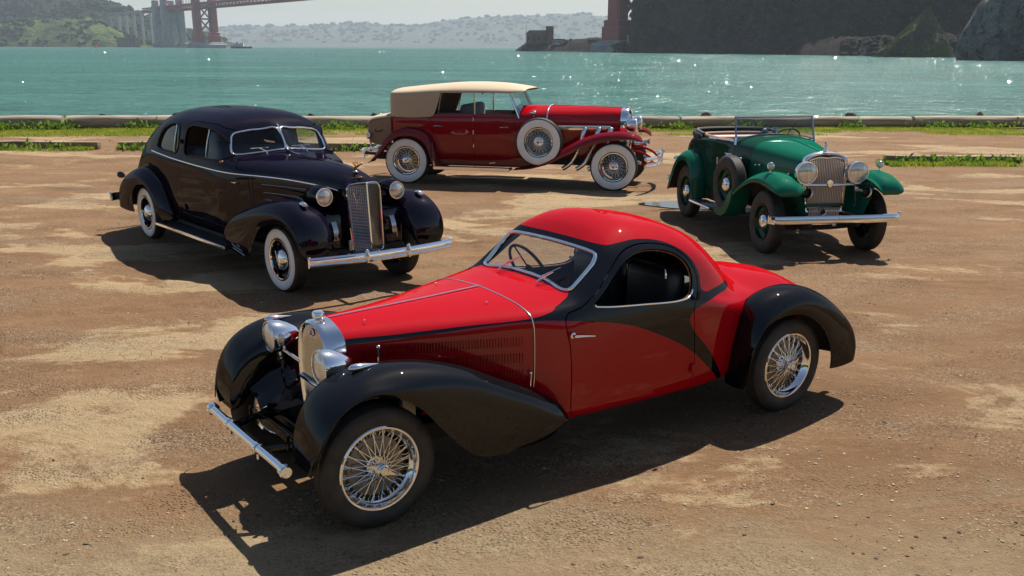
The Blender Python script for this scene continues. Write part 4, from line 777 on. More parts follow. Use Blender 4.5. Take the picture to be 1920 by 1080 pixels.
    rg = gridsurf(fender_net(rc, re, .67, ryo, ryi, [.02,.08,.12,.15,.17,.18,.2,.22,.24,.24,.2,.1], 100, 44, .02, .05))
    for S in (fg, rg):
        if S.N[np.argmax(S.V[:, 2])][2] < 0: S.F = S.F[:, ::-1].copy(); S.N = -S.N
    for sg in (1, -1):
        for S, nm in ((fg, 'front_fender'), (rg, 'rear_fender')):
            M = S if sg > 0 else mirror(S); o = sob(nm, M, 'black', root, .010, 'under')
            if nm == 'front_fender':
                ob('side_lamp', xf(lathe([(.001, .06), (.012, .055), (.026, .035), (.030, .01), (.024, -.03), (.012, -.075), (.002, -.12)], 16, 'x'), Matrix.Translation((3.36, sg*.60, .918)) @ Matrix.Diagonal((1, .9, .75, 1))), 'chrome', o)
                ob('edge_bead', tube(spl(fe[:4], 20)[:, [0, 0, 1]] * [1, 0, 1] + np.array([0, sg*.79, 0]), .004, 6), 'black', o)
    for sg in (1, -1):
        headlamp(root, (3.475, sg*.365, .872), .098, [(.100, 0), (.102, -.02), (.096, -.06), (.078, -.105), (.052, -.15), (.026, -.185), (.003, -.20)])
        ob('lamp_bracket', join(tube(spl([(3.42, sg*.365, .79), (3.40, sg*.38, .70), (3.38, sg*.43, .64)], 8), .016, 8), tube([(3.42, sg*.33, .80), (3.36, sg*.2, .74)], .010, 8)), 'chrome', root)
        ob('marker_rod', join(tube([(3.14, sg*.40, .86), (3.14, sg*.405, .945)], .005, 6), ellip((3.14, sg*.405, .945), (.011, .011, .011), 8, 6)), 'chrome', root)
    # bumper, brackets, frame
    bp = ob('front_bumper', tube([(3.80, -.56, .412), (3.795, .56, .412)], .027, 20), 'chrome', root)
    for s in (1, -1): ob('end_cap', lathe([(.001, .028), (.030, .026), (.038, .018), (.038, -.012), (.030, -.018), (.027, -.03)][::s], 24, 'y', (3.797, s*.57, .412)) if s > 0 else xf(lathe([(.001, .028), (.030, .026), (.038, .018), (.038, -.012), (.030, -.018), (.027, -.03)], 24, 'y', (-3.797, .57, .412)), Matrix.Rotation(math.pi, 4, 'Z')), 'chrome', bp)
    for s in (-.27, .18): ob('clamp', join(lathe([(.028, -.02), (.034, -.016), (.034, .016), (.028, .02)], 20, 'y', (3.797, s, .412)), tube([(3.797, s, .39), (3.797, s, .345)], .010, 8)), 'chrome', bp)
    for s in (-.30, .30): ob('bumper_iron', join(tube(spl([(3.785, s*.75, .41), (3.66, s*.9, .42), (3.45, s, .43), (3.2, s*1.1, .40)], 12), .020, 8), tube([(3.66, s*.95, .40), (3.66, s*.95, .48)], .010, 8), ellip((3.66, s*.95, .485), (.014, .014, .012), 10, 6)), 'black', root)
    ob('cross_tube', join(rbox((3.63, 0, .435), (.012, .66, .05), .004), tube([(3.55, -.36, .40), (3.55, .36, .40)], .018, 10)), 'black', root)
    ob('front_valance', rbox((3.45, 0, .47), (.20, .70, .012), .004, rot=None), 'black', root)
    # inner aprons close the space between bonnet and fenders
    for sg in (1, -1):
        rows = [[(x, sg*yi_, z) for yi_, z in ((y0 + .03, zt), (y0 - .02, zt - .12), (max(y0 - .12, .26), .50), (.27, .40))] for x, y0, zt in ((3.60, .45, .66), (3.45, .43, .74), (3.2, .42, .75), (2.95, .45, .70), (2.7, .50, .62), (2.4, .56, .52))]
        g_ = upright(gridsurf(netgrid(rows, 24, 14))); ob('inner_apron', (g_.V, g_.F), 'black', root, 60)
    # dark chassis, floor, inner structure
    ob('chassis', join(rbox((1.4, .30, .33), (4.1, .06, .12), .01), rbox((1.4, -.30, .33), (4.1, .06, .12), .01), rbox((1.35, 0, .36), (2.0, 1.18, .02), .004), tube([(3.305, -.60, .35), (3.305, .60, .35)], .035, 10), tube([(0, -.60, .35), (0, .60, .35)], .04, 10), ellip((0, 0, .35), (.14, .12, .13)), rbox((2.75, 0, .52), (.9, .40, .36), .03), rbox((2.20, 0, .62), (.02, 1.10, .52), .004)), 'under', root)
    for s in (1, -1): ob('shock_link', join(rbox((2.98, s*.40, .55), (.10, .10, .20), .01), tube([(3.0, s*.42, .50), (3.25, s*.52, .40)], .015, 8)), 'steel', root)
    # cabin
    cab = empty('cabin', (0, 0, 0), 0, root)
    ob('dashboard', join(rbox((1.86, 0, 1.00), (.05, 1.20, .17), .02, 2)), 'dark', cab); ob('dash_rail', rbox((1.83, 0, 1.068), (.03, 1.15, .02), .006), 'wood', cab)
    w = tube([(0, .20*math.cos(t), .20*math.sin(t)) for t in np.linspace(0, 2*math.pi, 48, endpoint=False)], .011, 8, closed=True)
    sp = [tube([(0, 0, 0), (0, .195*math.cos(t), .195*math.sin(t))], .006, 6) for t in (.3, 1.9, 3.44, 5.0)]
    st = ob('steering_wheel', join(w, *sp, lathe([(.001, .02), (.03, .012), (.035, -.01)], 16, 'x'), tube([(0, 0, 0), (.45, 0, -.0)], .014, 8)), 'dark', cab); st.location = (1.60, -.30, 1.075); st.rotation_euler = (0, R_(28), 0)
    for s in (1, -1):
        se = ob('seat', join(rbox((1.22, s*.30, .56), (.52, .48, .20), .06, 3), rbox((.97, s*.30, .86), (.17, .48, .56), .07, 3, None)), 'leather', cab)
        ob('grab_rail', tube(spl([(1.06, s*.11, 1.09), (1.05, s*.13, 1.155), (1.045, s*.30, 1.165), (1.05, s*.47, 1.155), (1.06, s*.49, 1.09)], 24), .008, 8), 'chrome', cab)
        ob('sun_visor', join(rbox((1.52, s*.24, 1.325), (.10, .34, .010), .004, 1, ('Y', 0)), ), 'grey', cab)
    ob('parcel_shelf', join(rbox((.72, 0, .97), (.35, 1.02, .03), .01), rbox((.86, 0, .70), (.03, 1.1, .55), .01)), 'dark', cab)
    for s in (1, -1): ob('wiper', join(tube([(1.925, s*.22 + .02, 1.125), (1.90, s*.22 + .02, 1.145)], .010, 8), tube([(1.905, s*.22 + .02, 1.145), (1.83, s*.22 + .06, 1.19)], .0045, 6), tube([(1.87, s*.22 - .02, 1.15), (1.80, s*.22 + .10, 1.222)], .004, 6)), 'chrome', root)
    ob('tail_lamp', ellip((-.80, .50, .42), (.05, .03, .03), 12, 8), 'redlens', root)
    # wheels
    tw = .145; Rt, rr = .352, .236
    ty = tyre_mesh(Rt, rr, tw); rm = rim_mesh(rr, tw); spk = spokes_mesh(rr, .058, -.005, .034, .068, .018, -.012, 40, .0024, .74)
    hub = join(lathe([(.001, .098), (.026, .098), (.034, .092), (.036, .08), (.030, .07), (.034, .055), (.05, .03), (.072, .006), (.075, -.02), (.05, -.05)][::-1], 28, 'y'))
    ear = np.array([(-.030, .018), (-.022, .032), (-.008, .05), (.002, .088), (.010, .088), (.012, .055), (.024, .032), (.034, .014), (.034, -.014), (.024, -.032), (.008, -.05), (-.002, -.088), (-.010, -.088), (-.012, -.055), (-.024, -.032), (-.034, -.014)])
    spin = join(prism(ear, 'y', .072, .084), lathe([(.001, .106), (.022, .105), (.028, .098), (.030, .084)][::-1], 24, 'y'))
    drum = join(lathe([(.05, .005), (.155, .004), (.172, -.004), (.176, -.02), (.178, -.07), (.001, -.072)][::-1], 40, 'y'), *[xf(rbox((.115, .008, 0), (.075, .012, .05), .008, 2), Matrix.Rotation(t, 4, 'Y')) for t in np.linspace(0, 2*math.pi, 9)[:-1]])
    proto = None
    for x, sg, stv in ((3.305, 1, R_(1)), (3.305, -1, R_(1)), (0, 1, 0), (0, -1, 0)):
        if proto is None:
            w = empty('wheel', parent=root); ob('tyre', ty, 'tyre', w); ob('rim', rm, 'chrome', w); s_ = ob('spokes', spk, 'chrome', w); s_['kind'] = 'stuff'
            ob('hub', hub, 'chrome', w); ob('knock_off', spin, 'nickel', w, 30).rotation_euler = (0, R_(20), 0); ob('brake_drum', drum, 'drum', w, 30); proto = w
        else: w = copytree(proto, root)
        w.location = (x, sg * .645, Rt); w.rotation_euler = (0, R_(37) * (1 if x > 1 else 2.6), stv + (0 if sg > 0 else math.pi))
    return root
build_coupe()
# ------------------------------------------------------------------ dark plum fastback coupe
def build_sedan():
    root = empty('fastback_car', (-4.422, 14.091, -.006), R_(309.12))
    tag(root, 'glossy dark plum vintage fastback with whitewall tyres and tall mesh grille', 'car', 'vintage cars on the dirt lot')
    lowm = [(.66,.36),(.73,.42),(.80,.66),(.818,.94)]
    D = [
     (4.46, [(.14,.44),(.175,.48),(.200,.62),(.212,.84),(.212,1.00),(.205,1.08),(.185,1.125),(.14,1.150),(.07,1.162),(0,1.166)]),
     (4.40, [(.15,.44),(.19,.49),(.218,.63),(.232,.85),(.234,1.02),(.225,1.10),(.20,1.16),(.15,1.20),(.075,1.22),(0,1.227)]),
     (4.26, [(.16,.44),(.20,.49),(.235,.64),(.255,.86),(.26,1.04),(.25,1.125),(.215,1.195),(.15,1.240),(.08,1.266),(0,1.275)]),
     (4.0, [(.19,.44),(.24,.50),(.29,.66),(.315,.88),(.325,1.07),(.312,1.155),(.262,1.225),(.18,1.272),(.09,1.298),(0,1.307)]),
     (3.5, [(.26,.42),(.33,.50),(.40,.68),(.428,.90),(.435,1.09),(.418,1.172),(.350,1.245),(.24,1.292),(.12,1.318),(0,1.326)]),
     (3.08, [(.44,.38),(.51,.45),(.565,.68),(.59,.91),(.592,1.105),(.572,1.188),(.480,1.262),(.33,1.308),(.16,1.332),(0,1.340)]),
     (2.86, [(.58,.36),(.64,.43),(.695,.67),(.715,.92),(.708,1.125),(.680,1.21),(.570,1.280),(.39,1.322),(.19,1.344),(0,1.352)]),
     (2.79, [(.60,.36),(.66,.43),(.72,.67),(.737,.93),(.728,1.13),(.700,1.22),(.585,1.288),(.39,1.326),(.19,1.350),(0,1.366)]),
     (2.70, [(.62,.36),(.69,.42),(.75,.66),(.765,.93),(.752,1.14),(.722,1.235),(.60,1.297),(.385,1.332),(.19,1.392),(0,1.476)]),
     (2.60, [(.64,.36),(.71,.42),(.775,.66),(.79,.94),(.774,1.15),(.743,1.25),(.628,1.322),(.40,1.402),(.20,1.506),(0,1.598)]),
     (2.52, [(.65,.36),(.72,.42),(.787,.66),(.803,.94),(.785,1.155),(.754,1.26),(.655,1.44),(.44,1.545),(.215,1.612),(0,1.668)]),
     (2.42, [(.655,.36),(.725,.42),(.795,.66),(.811,.94),(.793,1.16),(.762,1.275),(.675,1.545),(.465,1.660),(.23,1.708),(0,1.728)]),
     (2.25, [(.66,.36),(.73,.42),(.80,.66),(.816,.94),(.80,1.165),(.770,1.29),(.688,1.590),(.485,1.715),(.25,1.762),(0,1.778)]),
     (1.9, [*lowm,(.806,1.17),(.776,1.30),(.697,1.612),(.500,1.748),(.26,1.797),(0,1.812)]),
     (1.4, [*lowm,(.806,1.18),(.776,1.30),(.697,1.612),(.500,1.750),(.26,1.800),(0,1.816)]),
     (1.0, [(.64,.36),(.71,.42),(.785,.66),(.81,.94),(.80,1.18),(.768,1.295),(.690,1.592),(.495,1.735),(.26,1.788),(0,1.805)]),
     (.6, [(.56,.36),(.62,.42),(.70,.66),(.775,.94),(.79,1.17),(.758,1.28),(.668,1.54),(.480,1.690),(.255,1.748),(0,1.767)]),
     (.25, [(.52,.37),(.56,.43),(.62,.66),(.715,.92),(.762,1.13),(.735,1.245),(.640,1.455),(.462,1.615),(.25,1.682),(0,1.703)]),
     (-.1, [(.50,.40),(.54,.46),(.59,.66),(.655,.88),(.715,1.06),(.692,1.16),(.605,1.345),(.435,1.505),(.235,1.585),(0,1.61)]),
     (-.45, [(.46,.43),(.50,.48),(.55,.64),(.598,.80),(.655,.95),(.635,1.04),(.555,1.20),(.40,1.345),(.215,1.425),(0,1.45)]),
     (-.8, [(.40,.44),(.44,.48),(.49,.60),(.528,.70),(.582,.80),(.565,.87),(.495,1.0),(.36,1.12),(.19,1.195),(0,1.22)]),
     (-1.08, [(.32,.45),(.35,.47),(.40,.54),(.43,.60),(.50,.64),(.485,.69),(.42,.77),(.31,.85),(.165,.905),(0,.925)]),
     (-1.22, [(.22,.46),(.24,.47),(.27,.50),(.29,.53),(.29,.55),(.28,.57),(.245,.595),(.18,.615),(.095,.63),(0,.635)])]
    xs = [d[0] for d in D]; half = [d[1] for d in D]
    body, net = coach(xs, half, 210, 120)
    # windscreen: two panes in front view
    pane = spl([(.022,1.612),(.20,1.606),(.42,1.588),(.545,1.555),(.585,1.47),(.605,1.385),(.598,1.348),(.55,1.338),(.30,1.358),(.10,1.382),(.022,1.392)], 120, True)
    rest = body
    panes = []
    for sg in (-1, 1):
        f = lambda S: np.where((S.V[:, 0] > 2.36), sdpoly(pane * [sg, 1], S.V[:, [1, 2]]), -1.)
        v = f(rest); panes.append(clip(rest, v)); rest = clip(rest, -v)
    door = spl([(2.99,1.17),(3.02,1.0),(3.03,.8),(3.03,.6),(2.98,.47),(2.85,.43),(2.2,.42),(1.7,.43),(1.52,.48),(1.47,.6),(1.46,.9),(1.47,1.2),(1.50,1.45),(1.55,1.60),(1.68,1.660),(2.05,1.668),(2.32,1.650),(2.50,1.585),(2.62,1.47),(2.72,1.33),(2.86,1.21)], 220, True)
    win = spl([(1.56,1.30),(1.555,1.44),(1.59,1.570),(1.68,1.618),(1.95,1.625),(2.22,1.612),(2.40,1.575),(2.50,1.50),(2.575,1.40),(2.60,1.32),(2.55,1.288),(2.0,1.272),(1.62,1.268)], 160, True)
    qw = spl([(.60,1.305),(.64,1.42),(.74,1.52),(.93,1.59),(1.15,1.618),(1.30,1.612),(1.35,1.56),(1.355,1.40),(1.335,1.30),(1.27,1.265),(1.0,1.270),(.72,1.275)], 140, True)
    cab = empty('cabin', (0, 0, 0), 0, root)
    for sg in (-1, 1):
        d = sideval(rest, door, sg); DD = clip(rest, d - .003); rest = clip(rest, -d - .003)
        w = sideval(DD, win, sg); G = clip(DD, w); DD = clip(DD, -w); dr = sob('door', DD, 'plum', root, .03)
        # the side glass: front vent pane stays up, rear glass wound half down
        gv = Surf(G.V - G.N * .02, G.F, G.N); vent = clip(gv, gv.V[:, 0] - 2.19)
        sob('vent_pane', vent, 'dglass', dr); P, Nn = side_line(body, [(2.18, 1.29), (2.18, 1.43), (2.18, 1.61)], sg, -.012, 12); ob('window_post', tube(P, .009, 8), 'nickel', dr)
        for GG, nm, mt in ((G, 'window_moulding', 'plum'),):
            L = max(bloops(GG), key=len); Pp = spl(GG.V[L][::4], 120, True); r_ = [onsurf(body, p[0], p[2], sg)[1] for p in Pp]; ob(nm, strip(Pp, np.array(r_), .022, .012, True), mt, dr)
            inner = Pp - np.array(r_) * .012; 
        w = sideval(rest, qw, sg); Q = clip(rest, w); rest = clip(rest, -w); q = sob('quarter_window', Surf(Q.V - Q.N * .018, Q.F, Q.N), 'dglass', root)
        L = max(bloops(Q), key=len); Pp = spl(Q.V[L][::4], 120, True); r_ = np.array([onsurf(body, p[0], p[2], sg)[1] for p in Pp]); ob('moulding', strip(Pp, r_, .022, .012, True), 'plum', q)
        P, Nn = side_line(body, [(1.20, 1.275), (1.205, 1.43), (1.20, 1.61)], sg, -.008, 12); ob('post', tube(P, .009, 8), 'nickel', q)
        P, Nn = side_line(body, [(4.38, 1.085), (4.1, 1.115), (3.6, 1.135), (3.1, 1.145), (2.8, 1.152), (2.4, 1.165), (1.8, 1.178), (1.2, 1.195), (.7, 1.215), (.42, 1.225)], sg, .002, 120)
        ob('belt_moulding', strip(P, Nn, .022, .013), 'chrome', root)
        P0, n0 = onsurf(body, 2.90, 1.055, sg)
        ob('door_handle', join(tube([P0, P0 + [0, sg*.035, 0]], .010, 8), tube(spl([P0 + [.01, sg*.035, 0], P0 + [-.05, sg*.038, 0], P0 + [-.15, sg*.034, -.004]], 10), np.linspace(.011, .006, 10), 8)), 'chrome', dr)
        P0, n0 = onsurf(body, 1.49, .62, sg); ob('hinge', rbox(P0 + [0, sg*.008, 0], (.05, .03, .07), .006), 'plum', root)
        P0, n0 = onsurf(body, 1.44, 1.42, sg); ob('hinge', rbox(P0 + [0, sg*.012, 0], (.04, .04, .05), .006), 'dark', root)
        # raised spears on the bonnet side
        for (z, x0, x1) in ((1.02, 3.18, 4.02), (.93, 3.20, 3.80), (.85, 3.22, 3.62)):
            P, Nn = side_line(body, [(x0, z + .03), (x0 + (x1-x0)*.5, z + .018), (x1 - .05, z), (x1, z - .025)], sg, 0, 40)
            k = np.linspace(0, 1, 40); wd = .012 + .05 * k; V, F = strip(P, Nn, .001, .001)
            ms = strip(P, Nn, 1., 1.); pr = [(-.5,-.3),(-.5,.3),(-.28,.85),(0,1),(.28,.85),(.5,.3),(.5,-.3)]
            T_ = np.gradient(P, axis=0); T_ /= np.linalg.norm(T_, axis=1, keepdims=True); B = np.cross(Nn, T_)
            V = np.stack([P + B * (wd * a)[:, None] + Nn * (wd * .30 * b)[:, None] for a, b in pr], 1).reshape(-1, 3); ob('spear', (V, ms[1]), 'plum', root)
            ob('spear_edge', strip(P + B * (wd * .45)[:, None] * (1 if sg < 0 else -1) + Nn*.003, Nn, .006, .006), 'chrome', root)
    gap = rest.V[:, 0] - 3.06; hood = clip(rest, gap - .0025); shell = clip(rest, -gap - .0025)
    ho = sob('bonnet', hood, 'plum', root, .012); sob('body_shell', shell, 'plum', root, .02)
    for P_ in panes:
        g = sob('windscreen', Surf(P_.V - P_.N * .012, P_.F, P_.N), 'dglass', root); L = max(bloops(P_), key=len); Pp = spl(P_.V[L][::3], 120, True)
        ob('frame', strip(Pp, np.tile([.75, 0, .65], (120, 1)), .024, .014, True), 'chrome', g)
    ob('windscreen_post', tube(spl([(2.555, 0, 1.655), (2.60, 0, 1.605), (2.70, 0, 1.485), (2.79, 0, 1.378), (2.86, 0, 1.362), (2.96, 0, 1.352), (3.10, 0, 1.346)], 24), np.r_[np.full(14, .014), np.linspace(.015, .006, 10)], 8), 'chrome', root)
    top = lambda x: np.interp(x, xs[::-1], [h[-1][1] for h in half][::-1])
    ob('bonnet_hinge', tube([(x, 0, top(x) + .001) for x in np.linspace(4.25, 3.08, 30)], .005, 6), 'plum', ho)
    for s in (1, -1): ob('wiper', join(tube([(2.79, s*.26, 1.335), (2.765, s*.26, 1.375)], .009, 8), tube([(2.765, s*.26, 1.375), (2.70, s*.26 - .05, 1.405)], .005, 6), tube([(2.735, s*.26 - .18, 1.412), (2.66, s*.26 + .10, 1.405)], .004, 6)), 'chrome', root)
    # hood ornament: a forward-leaning winged figure
    orn = ob('bonnet_ornament', join(lathe([(.03, 0), (.024, .012), (.012, .02)], 16, 'z', (4.34, 0, 1.262)), tube(spl([(4.32, 0, 1.28), (4.36, 0, 1.32), (4.42, 0, 1.345), (4.46, 0, 1.355)], 12), np.r_[np.linspace(.012, .018, 7), np.linspace(.016, .007, 5)], 10), ellip((4.475, 0, 1.362), (.016, .011, .013), 10, 8)), 'gold', ho)
    for s in (1, -1): ob('wing', prism([(4.40, 1.345), (4.36, 1.365), (4.30, 1.37), (4.325, 1.35), (4.36, 1.325)], 'y', s*.012, s*.020), 'gold', orn)
    # grille
    gr = empty('grille', (0, 0, 0), 0, root)
    gy = lambda z: np.interp(z, [.44, 1.16], [.182, .200]); gx = lambda z: np.interp(z, [.44, 1.16], [.065, .0])
    def fr(y, z): return 4.555 + gx(z) - abs(y) * .38
    out = [(0, 1.168), (.10, 1.162), (.165, 1.150), (.195, 1.12), (.200, 1.05), (.193, .80), (.186, .60), (.180, .46), (.170, .44), (0, .435)]
    ring = np.array(out + [(-a, b) for a, b in out[-2:0:-1]]); P = np.array([(fr(y, z), y, z) for y, z in np.vstack([rs(np.vstack([ring, ring[:1]]), 160)[:-1]])])
    ob('surround', tube(P, .013, 8, closed=True), 'chrome', gr)
    sh = gridsurf(np.stack([P, P * [1, 1.06, 1] + [-.03, 0, .004], np.c_[np.full(len(P), 4.44), P[:, 1] * 1.14, P[:, 2] + .012]], 1).transpose(1, 0, 2)[:, list(range(159)) + [0]])
    ob('shell', (sh.V, sh.F), 'plum', gr)
    ob('backing', join(*[(np.array([(fr(0, .45) - .03, 0, .45), (fr(.19, .45) - .03, s*.185, .45), (fr(.2, 1.15) - .03, s*.196, 1.15), (fr(0, 1.15) - .03, 0, 1.15)]), [(0, 1, 2, 3)]) for s in (1, -1)]), 'copper', gr)
    ms = []
    for z in np.arange(.46, 1.145, .0155):
        w_ = np.interp(z, [.44, .6, .8, 1.05, 1.12, 1.16], [.174, .186, .193, .2, .193, .12])
        for s in (1, -1): ms.append(tube([(fr(0, z), 0, z), (fr(w_, z), s*w_, z)], .0030, 5, False))
    q = ob('horizontal_bars', join(*ms), 'gbar', gr); q['kind'] = 'stuff'
    ms = [tube([(fr(y, .455) - .006, y * .91, .455), (fr(y, 1.14) - .006, y, 1.145)], .0022, 5, False) for y in np.arange(-.18, .181, .02) if abs(y) > .005]
    q = ob('vertical_bars', join(*ms), 'gbar', gr); q['kind'] = 'stuff'; ob('centre_bar', tube([(fr(0, .44) + .004, 0, .44), (fr(0, 1.17) + .004, 0, 1.17)], .010, 8), 'chrome', gr)
    em = ob('emblem', join(tube([(4.515, -.135, 1.075), (4.52, -.11, .975)], .006, 6), tube([(4.535, -.085, 1.075), (4.52, -.11, .975)], .006, 6)), 'chrome', gr); ob('shield', prism([(-.135, .99), (-.085, .99), (-.09, .955), (-.11, .935), (-.13, .955)], 'x', 4.515, 4.525), 'enamel', em)
    ob('nose_emblem', join(ellip((4.43, 0, 1.222), (.035, .012, .008), 12, 6), prism([(4.40, -.09), (4.425, -.03), (4.45, 0), (4.425, .03), (4.40, .09), (4.41, 0)], 'z', 1.212, 1.220)), 'gold', ho)
    # fenders
    fc = [(4.72,.47),(4.745,.60),(4.715,.76),(4.62,.90),(4.44,.985),(4.20,1.01),(3.92,.985),(3.62,.92),(3.32,.83),(3.02,.72),(2.80,.59),(2.74,.46)]
    fe = [(4.66,.46),(4.665,.55),(4.62,.64),(4.54,.72),(4.40,.775),(4.20,.775),(3.98,.735),(3.78,.66),(3.62,.50),(3.44,.305),(3.10,.31),(2.83,.34)]
    fyo = [.84,.885,.91,.925,.93,.93,.93,.93,.93,.93,.92,.90]; fyi = [.56,.52,.50,.48,.46,.45,.46,.49,.54,.58,.62,.66]; fin = [.04,.12,.20,.26,.30,.32,.34,.36,.38,.34,.25,.12]
    fg = upright(gridsurf(fender_net(fc, fe, [.70,.71,.72,.72,.72,.72,.725,.735,.745,.755,.77,.78], fyo, fyi, fin, 110, 48, .03, .075)))
    rc = [(.92,.36),(.90,.50),(.80,.70),(.68,.84),(.52,.93),(.30,.985),(.05,.985),(-.25,.925),(-.55,.81),(-.80,.66),(-.93,.50),(-.965,.34)]
    re = [(.70,.34),(.66,.46),(.60,.60),(.52,.70),(.40,.75),(.26,.77),(.08,.755),(-.08,.69),(-.20,.60),(-.28,.50),(-.32,.42),(-.34,.33)]
    rg = upright(gridsurf(fender_net(rc, re, .74, [.86,.90,.92,.93,.935,.935,.935,.93,.92,.90,.885,.87], [.66,.64,.62,.60,.59,.58,.56,.54,.52,.50,.48,.46], [.03,.10,.14,.17,.19,.20,.2,.2,.2,.2,.15,.06], 100, 46, .03, .075)))
    for sg in (-1, 1):
        for S, nm in ((fg, 'front_fender'), (rg, 'rear_fender')):
            M = S if sg > 0 else mirror(S); o = sob(nm, M, 'plum', root, .010, 'under')
            if nm == 'front_fender':
                for k in range(3):
                    P, Nn = side_line(M, [(3.02 + k*.06, .42 - k*.045 + .05), (3.18 + k*.05, .40 - k*.045 + .05), (3.36 + k*.03, .372 - k*.045 + .05)], sg, .002, 20, .5); ob('speed_line', strip(P, Nn, .016, .012), 'plum', o); ob('speed_edge', strip(P + [0, 0, -.008], Nn, .006, .010), 'chrome', o)
                pl = ob('parking_lamp', join(ellip((4.47, sg*.71, 1.0), (.06, .032, .026), 14, 10), *[rbox((4.515, sg*.71, .985 + k*.009), (.03, .06 - k*.008, .004), .001) for k in range(4)]), 'chrome', o)
    for sg in (-1, 1):
        headlamp(root, (4.44, sg*.445, 1.045), .095, [(.10, 0), (.110, -.03), (.118, -.09), (.110, -.17), (.088, -.26), (.055, -.34), (.022, -.40), (.003, -.43)], 'plum')
        ob('lamp_arm', tube(spl([(4.36, sg*.36, 1.02), (4.34, sg*.29, 1.0), (4.33, sg*.23, .99)], 8), .035, 10), 'plum', root)
        hg = ob('horn_grille', join(*[tube(spl([(4.44 + .0*k, sg*(.335 + k*.016), .80), (4.50, sg*(.335 + k*.016), .70), (4.51, sg*(.34 + k*.016), .55)], 10), .006, 6) for k in range(4)]), 'chrome', root)
        ob('inner_apron', join(rbox((4.35, sg*.37, .66), (.22, .27, .40), .04, 2), rbox((4.1, sg*.42, .80), (.6, .22, .10), .03, 2)), 'plum', root)
    # bumpers
    def bar(x0, xe, ye, z, h=.112):
        ys = np.linspace(-ye, ye, 41); xx = x0 - (x0 - xe) * np.abs(ys / ye) ** 2.2
        prof = [(-.012, -.5), (.012, -.46), (.026, -.25), (.018, -.12), (.030, .0), (.030, .14), (.018, .22), (.024, .30), (.014, .46), (-.010, .5)]
        V = np.array([[(x + a, y, z + b * h) for a, b in prof] for x, y in zip(xx, ys)]).reshape(-1, 3); k = len(prof); F = []
        for i in range(40):
            for q in range(k): F.append((i*k+q, i*k+(q+1) % k, (i+1)*k+(q+1) % k, (i+1)*k+q))
        return V, F + [tuple(range(k))[::-1], tuple(40*k+q for q in range(k))]
    bp = ob('front_bumper', bar(4.93, 4.84, .875, .465), 'chrome', root, 30)
    for y in (-.255, .255): ob('bumper_guard', join(rbox((4.945, y, .465), (.05, .035, .115), .012, 2), ellip((4.94, y, .53), (.028, .022, .022), 12, 8)), 'chrome', bp)
    for y in (-.87, .87): ob('end_cap', ellip((4.845, y, .515), (.02, .016, .012), 10, 6), 'chrome', bp)
    for y in (-.3, .3): ob('bumper_iron', tube([(4.90, y, .45), (4.3, y*1.1, .42)], .022, 8), 'under', root)
    rb = ob('rear_bumper', xf(bar(1.28, 1.17, .87, .45), Matrix.Rotation(math.pi, 4, 'Z')), 'chrome', root, 30); ob('overrider', rbox((-1.18, -.87, .45), (.05, .03, .14), .01), 'chrome', rb)
    for sg in (-1, 1):
        tl = ob('tail_lamp', xf(lathe([(.004, .12), (.03, .08), (.045, .0), (.045, -.05), (.04, -.055)], 16, 'x'), Matrix.Translation((-.83, sg*.80, .79))), 'plum', root)
        ob('running_board', rbox((1.78, sg*.79, .315), (2.15, .24, .045), .01), 'dark', root); ob('running_board_trim', rbox((1.78, sg*.915, .318), (2.18, .018, .04), .006), 'chrome', root)
        ob('sill_valance', rbox((1.80, sg*.67, .37), (2.1, .03, .12), .005), 'dark', root)
    ob('chassis', join(rbox((1.8, 0, .37), (4.9, .95, .10), .02), rbox((1.5, 0, .44), (2.7, 1.3, .03), .01), tube([(4.008, -.68, .355), (4.008, .68, .355)], .04, 8), tube([(0, -.68, .355), (0, .68, .355)], .045, 8), ellip((0, 0, .355), (.17, .15, .16)), rbox((3.6, 0, .60), (1.2, .42, .38), .03), rbox((3.0, 0, .75), (.02, 1.05, .65), .004), rbox((4.40, 0, .43), (.2, 1.0, .10), .02)), 'under', root)
    ob('jack_pad', rbox((4.66, -.28, .55), (.02, .04, .11), .004), 'steel', root)
    # cabin
    ob('dashboard', rbox((2.50, 0, 1.20), (.10, 1.30, .20), .04, 2), 'dark', cab); steering(cab, (2.26, .36, 1.22), R_(30), .21)
    ob('front_seat', join(rbox((1.70, 0, .72), (.55, 1.25, .22), .07, 3), rbox((1.42, 0, 1.02), (.18, 1.25, .60), .07, 3)), 'grey', cab)
    ob('rear_seat', join(rbox((.80, 0, .72), (.5, 1.15, .22), .07, 3), rbox((.52, 0, 1.0), (.18, 1.12, .55), .07, 3)), 'grey', cab)
    ob('mirror', join(rbox((2.44, 0, 1.565), (.02, .16, .045), .01), tube([(2.44, 0, 1.57), (2.47, 0, 1.64)], .006, 6)), 'dark', cab)
    ob('door_cap', join(rbox((2.1, -.735, 1.265), (1.0, .03, .03), .008), rbox((2.1, .735, 1.265), (1.0, .03, .03), .008)), 'wood', cab)
    # wheels
    R, r, w = .357, .215, .175
    ty = tyre_mesh(R, r, w); ww = whitewall_mesh(R, r, w, r + .012, R - .024)
    disc = lathe([(r + .006, .07), (r - .004, .074), (r - .012, .06), (r - .02, .03), (r - .05, .018), (.13, .025), (.12, .035), (.09, .03), (.001, .03)][::-1], 48, 'y')
    cap = lathe([(.118, .034), (.116, .05), (.105, .062), (.085, .078), (.05, .092), (.02, .098), (.001, .099)][::-1], 40, 'y')
    rim = lathe([(r + .006, .071), (r + .002, .082), (r - .010, .080), (r - .016, .064)][::-1], 48, 'y')
